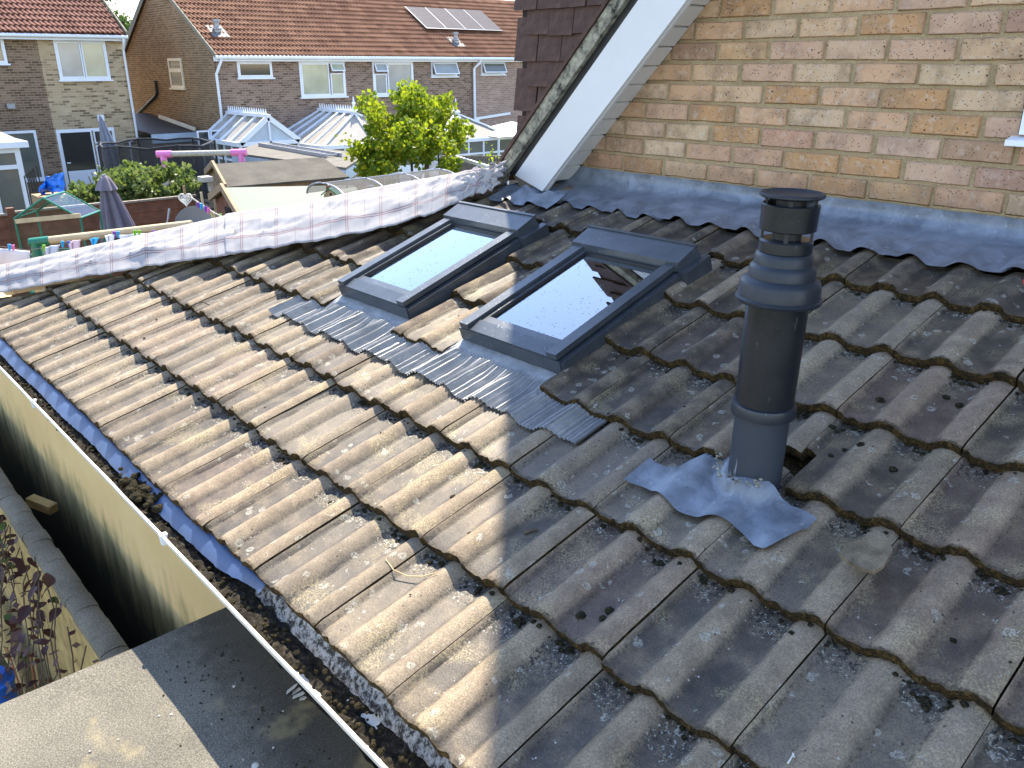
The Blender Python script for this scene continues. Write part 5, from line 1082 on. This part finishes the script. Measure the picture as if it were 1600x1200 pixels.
ps, f0, f1, ap = ridge_shed('playhouse', 'brown playhouse with pale green sheeted roof behind the satellite dish', dep(347, 293, 11), dep(553, 289, 11.9), dep(378, 345, 10.2), dep(585, 332, 11.0), M['pale_sheet'], M['brown_fence'], 0)
b = MB(); m_ = f0.lerp(f1, .42); b.box(m_.x - .1, m_.x + .06, m_.y - .05, m_.y - .02, m_.z - .5, m_.z + .05); b.build('window', M['pane_dark'], ps)
ridge_shed('felt_shed', 'old shed with grey mineral felt roof behind the pale green playhouse roof', dep(333, 256, 14.2), dep(505, 246, 15.4), dep(353, 292, 13.4), dep(546, 276, 14.6), M['felt_far'], M['timber'], 0)
c = dep(327, 278, 13.6); nb = thing('nest_box', 'small pale timber shelf box on the felt shed gable', 'box', c); b = MB(); b.box(c.x - .1, c.x + .1, c.y - .16, c.y + .02, c.z - .05, c.z + .03); b.box(c.x - .06, c.x + .06, c.y - .02, c.y + .02, c.z - .22, c.z - .05); b.build('shelf', M['pebble'], nb)
# flat chippings roof with a ladder on it
q0, q1, q2, q3 = dep(352, 233, 18.3), dep(470, 222, 22), dep(566, 244, 20.5), dep(520, 258, 18.3); z = -.93
A = [Vector((p.x, p.y, z)) for p in (at(362, 238, 2, z), at(410, 222, 2, z), at(575, 240, 2, z), at(540, 262, 2, z))]
gr = thing('garage', 'flat-roofed garage topped with pale stone chippings', 'garage', Vector((sum((p.x for p in A)) / 4, sum((p.y for p in A)) / 4, GROUND)))
b = MB(); b.hexa([p - Vector((0, 0, .05)) for p in A] + A); b.build('roof', M['chippings'], gr); b = MB(); b.hexa([p - Vector((0, 0, .30)) for p in A] + [p - Vector((0, 0, .055)) for p in A]); b.build('fascia', M['upvc_pane'], gr)
cc = sum(A, Vector()) / 4; b = MB(); b.hexa([Vector((lerp(cc.x, p.x, .96), lerp(cc.y, p.y, .96), GROUND)) for p in A] + [Vector((lerp(cc.x, p.x, .96), lerp(cc.y, p.y, .96), z - .3)) for p in A]); b.build('wall', M['timber'], gr)
l0, l1 = at(415, 225, 2, z + .05), at(522, 243, 2, z + .05); ld = thing('ladder', 'grey ladder lying flat on the garage chippings', 'ladder', l0); ax = (l1 - l0).normalized(); sd_ = Vector((-ax.y, ax.x, 0)) * .2
for sg in (-1, 1): b = MB(); b.bar(l0 + sd_ * sg, l1 + sd_ * sg, .035, .09); b.build('stile', M['grey_metal'], ld)
for k in range(14): b = MB(); p = l0.lerp(l1, (k + .5) / 14); b.bar(p - sd_, p + sd_, .04, .04); b.build('rung', M['grey_metal'], ld)
# grey picket fence right of the tree
p0, p1 = dep(690, 236, 21), dep(812, 250, 21); pk = thing('picket_fence', 'weathered grey picket fence right of the yellow-green tree', 'fence', Vector((p0.x, p0.y, GROUND))); b = MB(); n = 34
for k in range(n): p = p0.lerp(p1, k / n); b.bar(Vector((p.x, p.y, GROUND)), Vector((p.x, p.y, -.98)), .09, .02, (1, 0, 0))
tag(b.build('pickets', M['grey_wood'], pk), kind='stuff'); b = MB(); b.bar(Vector((p0.x, p0.y, -1.15)), Vector((p1.x, p1.y, -1.15)), .05, .08); b.build('rail', M['grey_wood'], pk)
b = MB(); a_, c_ = dep(705, 243, 17), dep(792, 270, 14); b.bar(a_, c_, .05, .06); hr = thing('handrail', 'white sloping rail in front of the grey picket fence', 'rail', a_); b.build('rail', M['white'], hr); b = MB(); b.tube([c_, Vector((c_.x, c_.y, GROUND))], .035, 8); b.build('post', M['white'], hr)
r = random.Random(40); c = dep(772, 262, 15); wv = thing('weedy_climber', 'thin pale green climber on the white rail beside the cloth end', 'climber', Vector((c.x, c.y, GROUND))); b = MB(); leaves(b, lambda: c + Vector((r.gauss(0, .12), r.gauss(0, .12), r.gauss(0, .16))), 70, .07, r); b.build('crown', M['leaf_tree'], wv); b = MB(); b.tube([Vector((c.x, c.y, GROUND)), c], .012, 6); b.build('trunk', M['bark'], wv)
# ---- black netted tunnel and bird box
n0, n1 = dep(533, 300, 9.2), dep(715, 276, 10.2); tn = thing('netted_tunnel', 'low tunnel frame covered in dark garden netting behind the cloth', 'tunnel', Vector((n0.x, n0.y, GROUND))); b = MB(); ax = (n1 - n0); wdt = Vector((-ax.y, ax.x, 0)).normalized()
def tun(u, v):
    a_ = math.pi * v; return n0 + ax * u + wdt * (-.45 * math.cos(a_) + .35) + Vector((0, 0, .16 * math.sin(a_) - .10))
b.grid(tun, 10, 12); b.build('netting', M['net'], tn)
for u in (0, .33, .66, 1): b = MB(); b.tube([tun(u, k / 12) for k in range(13)], .012, 6); b.build('hoop', M['grey_metal'], tn)
for v in (.5, .15): b = MB(); b.tube([tun(0, v), tun(1, v)], .010, 6); b.build('spine', M['grey_metal'], tn)
c = dep(518, 322, 10); bb = thing('bird_box', 'plain wood bird box with green pitched roof above the cloth', 'bird box', c); w_ = .095; zb0, zb1, za = dep(518, 316, 10).z - .06, dep(518, 302, 10).z, dep(518, 293, 10).z
d1 = (CR * 1.0); d1.z = 0; d1.normalize(); d2 = Vector((-d1.y, d1.x, 0)); P = lambda a_, b__, z_: Vector((c.x, c.y, z_)) + d1 * a_ + d2 * b__
b = MB(); b.hexa([P(-.07, -.06, zb0), P(.07, -.06, zb0), P(.07, .06, zb0), P(-.07, .06, zb0), P(-.07, -.06, zb1), P(.07, -.06, zb1), P(.07, .06, zb1), P(-.07, .06, zb1)]); b.poly([P(-.07, -.06, zb1), P(.07, -.06, zb1), P(0, -.06, za)]); b.build('box', M['beige_pole'], bb)
b = MB(); b.hexa([P(-.10, -.09, zb1 - .01), P(0, -.09, za), P(0, .09, za), P(-.10, .09, zb1 - .01), P(-.10, -.09, zb1 + .005), P(0, -.09, za + .015), P(0, .09, za + .015), P(-.10, .09, zb1 + .005)]); b.hexa([P(.10, -.09, zb1 - .01), P(0, -.09, za + .001), P(0, .09, za + .001), P(.10, .09, zb1 - .01), P(.10, -.09, zb1 + .005), P(0, -.09, za + .016), P(0, .09, za + .016), P(.10, .09, zb1 + .005)]); b.build('roof', simple('sage_green', (.10, .20, .15), .6), bb)
b = MB(); b.lathe(P(0.015, -.061, zb1 + .005), [(0, 0), (.014, 0), (.014, .004), (0, .004)], 14, 0, -d2); b.build('entrance_hole', M['dark'], bb); b = MB(); b.bar(P(-.03, .1, GROUND), P(-.03, .1, za + .02), .06, .06); b.build('post', M['terracotta'], bb)
# ---- parasols
def parasol(label, top, L, r0, cap, tint, lean_=(0, 0)):
    rt = thing('parasol', label, 'parasol', Vector((top.x, top.y, GROUND)), 'closed parasols'); m = simple('parasol_fabric', tint, .85, .12, 6); b = MB(); N = 40
    def fn(u, v):
        a_ = 2 * math.pi * u; rad_ = (.02 + (r0 - .02) * (v ** .8)) * (1 + .22 * math.cos(8 * a_ + .5)) ; return Vector((top.x + rad_ * math.cos(a_) + lean_[0] * v, top.y + rad_ * math.sin(a_) + lean_[1] * v, top.z - L * v))
    b.grid(fn, 96, 10); b.build('canopy', m, rt)
    if cap:
        b = MB()
        def fc(u, v): a_ = 2 * math.pi * u; rad_ = .018 + (cap - .018) * v + .012 * v * math.cos(8 * a_); return Vector((top.x + rad_ * math.cos(a_), top.y + rad_ * math.sin(a_), top.z + .015 - .17 * v ** 1.6))
        b.grid(fc, 64, 6); b.build('vent_cap', m, rt)
    b = MB(); b.tube([Vector((top.x + lean_[0], top.y + lean_[1], GROUND)), top + Vector((0, 0, .03))], .022, 8); b.build('pole', M['grey_metal'], rt); return rt
parasol('closed grey-purple parasol with vent cap standing before the shrub', dep(163, 276, 10), 1.1, .26, .125, (.17, .15, .185), (.06, .08))
parasol('closed slate-grey parasol by the patio door of the left house', dep(156, 181, 20), 1.6, .26, 0, (.20, .22, .27), (.15, .15))
# ---- mini greenhouse
g0 = dep(22, 338, 8.6); g1 = dep(124, 332, 8.6); gh = thing('mini_greenhouse', 'small plastic-covered greenhouse with green tube frame', 'greenhouse', Vector(((g0.x + g1.x) / 2, (g0.y + g1.y) / 2, GROUND))); ax = (g1 - g0); ax.z = 0; dp_ = Vector((-ax.y, ax.x, 0)).normalized() * .45; ez = g0.z - .02; rz = dep(58, 308, 8.6).z
e = [Vector((g0.x, g0.y, ez)), Vector((g1.x, g1.y, ez)), Vector((g1.x, g1.y, ez)) + dp_, Vector((g0.x, g0.y, ez)) + dp_]; rA, rB = (e[0] + e[1]) / 2, (e[2] + e[3]) / 2; rA.z = rB.z = rz; W = lambda p: Vector((p.x, p.y, GROUND))
b = MB()
for a_, c_ in [(p, W(p)) for p in e] + [(e[0], rA), (e[1], rA), (e[2], rB), (e[3], rB), (rA, rB), (e[1], e[2]), (e[3], e[0])] : b.tube([a_, c_], .011, 7)
for dz in (.42, .8): 
    for k in range(4): b.tube([e[k] - Vector((0, 0, dz)), e[(k + 1) % 4] - Vector((0, 0, dz))], .009, 6)
b.build('frame', M['green'], gh)
b = MB(); b.poly([W(e[0]), W(e[1]), e[1], rA, e[0]]); b.poly([e[0], rA, rB, e[3]]); b.poly([e[1], e[2], rB, rA]); b.poly([W(e[1]), W(e[2]), e[2], e[1]]); b.build('cover', M['film'], gh)
b = MB(); b.bar(e[0] + Vector((.02, 0, -.03)), e[1] + Vector((.02, 0, .03)), .02, .045); b.build('wooden_bar', M['beige_pole'], gh)
for dz in (.43, .81): b = MB(); b.poly([e[k] - Vector((0, 0, dz)) for k in range(4)]); b.build('shelf', M['net'], gh)
# ---- garden beam with green joint, pegs and laundry
b0, b1 = dep(47, 379, 7.0), dep(300, 350, 7.0); gbm = thing('play_frame', 'beige timber swing beam with a green corner joint', 'swing frame', Vector((b0.x, b0.y, GROUND))); ax = (b1 - b0).normalized()
b = MB(); b.tube([b0 + ax * .1, b1], .033, 14); b.build('beam', M['beige_pole'], gbm); b = MB(); b.tube([b0 - ax * .0, b0 + ax * .17], .037, 14); b.tube([b0 + ax * .04, b0 + ax * .05 + Vector((0, 0, -.17))], [.036, .05], 14); b.build('corner_joint', M['green'], gbm)
pr = Vector((-ax.y, ax.x, 0))
for q in (-1, 1): b = MB(); b.tube([b0 + ax * .05 - Vector((0, 0, .12)), Vector((b0.x, b0.y, GROUND)) + pr * q * .8], .035, 10); b.build('leg', M['beige_pole'], gbm)
def peg(p, mt, nm): 
    b = MB(); b.bar(p + Vector((0, 0, .022)), p - Vector((0, 0, .028)), .012, .012, (1, 0, 0)); b.bar(p + Vector((.008, .010, .022)), p - Vector((-.002, -.002, .026)), .010, .012, (1, 0, 0)); return tag(b.build('clothes_peg', M[mt], None, p), nm, 'clothes peg', 'clothes pegs')
ln = [dep(-10, 384, 6.6), dep(14, 386, 6.6), dep(45, 391, 6.6), dep(90, 383, 6.6), dep(150, 369, 6.6), dep(220, 363, 6.6), dep(255, 360, 6.6)]
b = MB(); b.tube(ln, .003, 5); tag(b.build('washing_line', M['grey_wood'], None, ln[2]), 'sagging thin washing line strung below the beige beam', 'washing line')
for (px, py, mt, nm) in ((14, 386, 'cyan', 'blue clothes peg nearest the left picture edge'), (20, 387, 'pink', 'pink clothes peg at the left end of the washing line'), (68, 387, 'lime', 'lime clothes peg just right of the green corner joint'), (97, 381, 'cyan', 'blue clothes peg on the line left of the white cloth triangle'), (107, 381, 'blue', 'dark blue clothes peg left of the pink cloth on the line'), (178, 366, 'purple', 'purple clothes peg beside a blue one under the beige beam'), (184, 366, 'cyan', 'blue clothes peg beside the purple one under the beige beam'), (210, 364, 'lime', 'left one of two lime clothes pegs under the beige beam'), (217, 364, 'lime', 'right one of two lime clothes pegs under the beige beam'), (240, 364, 'purple', 'purple clothes peg rightmost under the beige beam')): peg(dep(px, py, 6.55), mt, nm)
def hang(pts, mt, label, name='hanging_cloth', cat='laundry'):
    P_ = [dep(x, y, 6.55) for x, y in pts]; b = MB(); n = 8
    def fn(u, v): p = P_[0].lerp(P_[1], u).lerp(P_[3].lerp(P_[2], u), v); return p + Vector((1, .3, 0)) * .015 * math.sin(u * 9 + v * 2)
    b.grid(fn, 16, n); o = b.build(name, mt, None, P_[0]); o.modifiers.new('t', 'SOLIDIFY').thickness = .003; return tag(o, label, cat)
hang(((-12, 387), (46, 392), (50, 440), (-12, 440)), simple('white_laundry', (.72, .70, .72), .9, .08, 5), 'white sheet pegged on the line at the left picture edge')
hang(((70, 386), (92, 382), (88, 412), (72, 414)), simple('grey_laundry', (.50, .54, .62), .9, .08, 5), 'pale blue cloth hanging below the beige beam')
hang(((106, 378), (124, 374), (126, 402), (112, 405)), simple('pink_laundry', (.66, .50, .56), .9, .08, 5), 'pale pink cloth looped over the beige beam')
hang(((164, 368), (178, 366), (178, 384), (166, 386)), simple('white_laundry2', (.74, .74, .76), .9, .06, 5), 'small white cloth under the middle of the beige beam')
hang(((140, 373), (154, 371), (148, 386), (144, 386)), M['cyan'], 'small light blue bunting flag below the beige beam', 'bunting_flag', 'flag')
hang(((186, 367), (236, 364), (240, 380), (188, 384)), simple('white_laundry3', (.70, .72, .78), .9, .06, 5), 'long white cloth under the right part of the beige beam')
# ---- satellite dish, heart, coloured pegs beside it
dc = dep(303, 352, 7.4); dn_ = Vector((.62, -.55, .35)).normalized(); sdh = thing('satellite_dish', 'dark grey satellite dish rising behind the cloth', 'satellite dish', Vector((dc.x, dc.y, GROUND)))
b = MB(); b.lathe(dc, [(.001, -.05), (.06, -.046), (.12, -.030), (.17, 0), (.176, .002), (.176, -.004), (.12, -.036), (.001, -.056)], 40, 0, dn_); b.build('dish', simple('dish_grey', (.155, .165, .175), .5, .1, 4), sdh)
b = MB(); b.tube([dc - dn_ * .05, dc - dn_ * .12 - Vector((0, 0, .1)), Vector((dc.x, dc.y, GROUND)) - dn_ * .1], .02, 8); b.build('mast', M['grey_metal'], sdh); b = MB(); b.tube([dep(258, 362, 7.3), dep(262, 345, 7.3), dep(265, 326, 7.3)], [.008, .007, .012], 7); b.build('arm', M['grey_metal'], sdh)
hc = dep(290, 311, 7.6); ht_ = thing('heart_ornament', 'pale grey openwork heart hanging above the satellite dish', 'ornament', hc); 
for sc_, nm in ((1.0, 'outer_heart'), (.6, 'middle_heart'), (.28, 'inner_heart')):
    pts = []
    for k in range(29): t = 2 * math.pi * k / 28; pts.append(hc + CR * (.0038 * sc_ * 16 * math.sin(t) ** 3) + Vector((0, 0, 1)) * (.0038 * sc_ * (13 * math.cos(t) - 5 * math.cos(2 * t) - 2 * math.cos(3 * t) - math.cos(4 * t))))
    b = MB(); b.tube(pts, .0068, 6); b.build(nm, M['white_dirty'], ht_)
b = MB(); b.tube([hc + Vector((0, 0, .05)), hc + Vector((0, 0, .12))], .012, 7); b.build('hanger', M['timber'], ht_)
l_ = [dep(298, 308, 7.5), dep(318, 322, 7.4), dep(335, 333, 7.3), dep(352, 341, 7.2)]; b = MB(); b.tube(l_, .007, 6); tag(b.build('cord', M['pebble'], None, l_[1]), 'pale cord with pegs running down from the heart ornament', 'cord')
for (px, py, mt, nm) in ((309, 320, 'purple', 'purple peg on the cord nearest the heart ornament'), (314, 322, 'cyan', 'blue peg on the cord right of the heart ornament'), (321, 326, 'purple', 'purple peg in the middle of the heart cord'), (325, 329, 'pink', 'pink peg on the heart cord above the cloth'), (344, 338, 'lime', 'lime green peg at the low end of the heart cord')): peg(dep(px, py, 7.3), mt, nm)
b = MB(); a_ = dep(314, 300, 9); b.tube([a_, dep(320, 330, 9) - Vector((0, 0, 1))], .014, 7); tag(b.build('cane', M['beige_pole'], None, a_), 'pale upright cane beside the brown playhouse gable', 'cane')
# ---- blue tarpaulin, chairs
c = dep(82, 292, 17); b = MB()
def tarp(u, v): p = dep(lerp(62, 101, u), lerp(300, 276 - 10 * math.sin(math.pi * u * .8) + (16 * (1 - u)), v), 17 + .3 * math.sin(u * 5)); return p + Vector((nz((u * 4, v * 4, 1)), nz((u * 4, v * 4, 5)), nz((u * 5, v * 5, 9)))) * .10
b.grid(tarp, 16, 10, 0, False); tp_ = b.build('blue_tarpaulin', M['cyan'] if False else simple('blue_tarp', (.01, .16, .62), .4, .25, 3), None, c); tp_.modifiers.new('t', 'SOLIDIFY').thickness = .02; tag(tp_, 'crumpled bright blue tarpaulin at the left end of the shrub', 'tarpaulin')
b = MB(); c = dep(74, 300, 17.2); b.box(c.x - .3, c.x + .3, c.y - .25, c.y + .3, GROUND, c.z - .05); tag(b.build('storage_box', M['timber'], None, Vector((c.x, c.y, GROUND))), 'low timber box under the blue tarpaulin', 'box')
c = dep(50, 300, 18.5); chb = thing('folded_chairs', 'dark folded metal chairs standing between garden room and tarpaulin', 'chair', Vector((c.x, c.y, GROUND)))  # several folded chairs grouped in one object, a frame for each
for k in range(4):
    b = MB(); o_ = c + CR * (.07 * k - .1); p = [Vector((o_.x, o_.y, GROUND)), Vector((o_.x, o_.y, c.z + .35 + .05 * k)), Vector((o_.x, o_.y, c.z + .42 + .05 * k)) + CR * .10, Vector((o_.x, o_.y, GROUND)) + CR * .16]; b.tube(p, .014, 6); b.build('chair_frame', M['black'], chb)
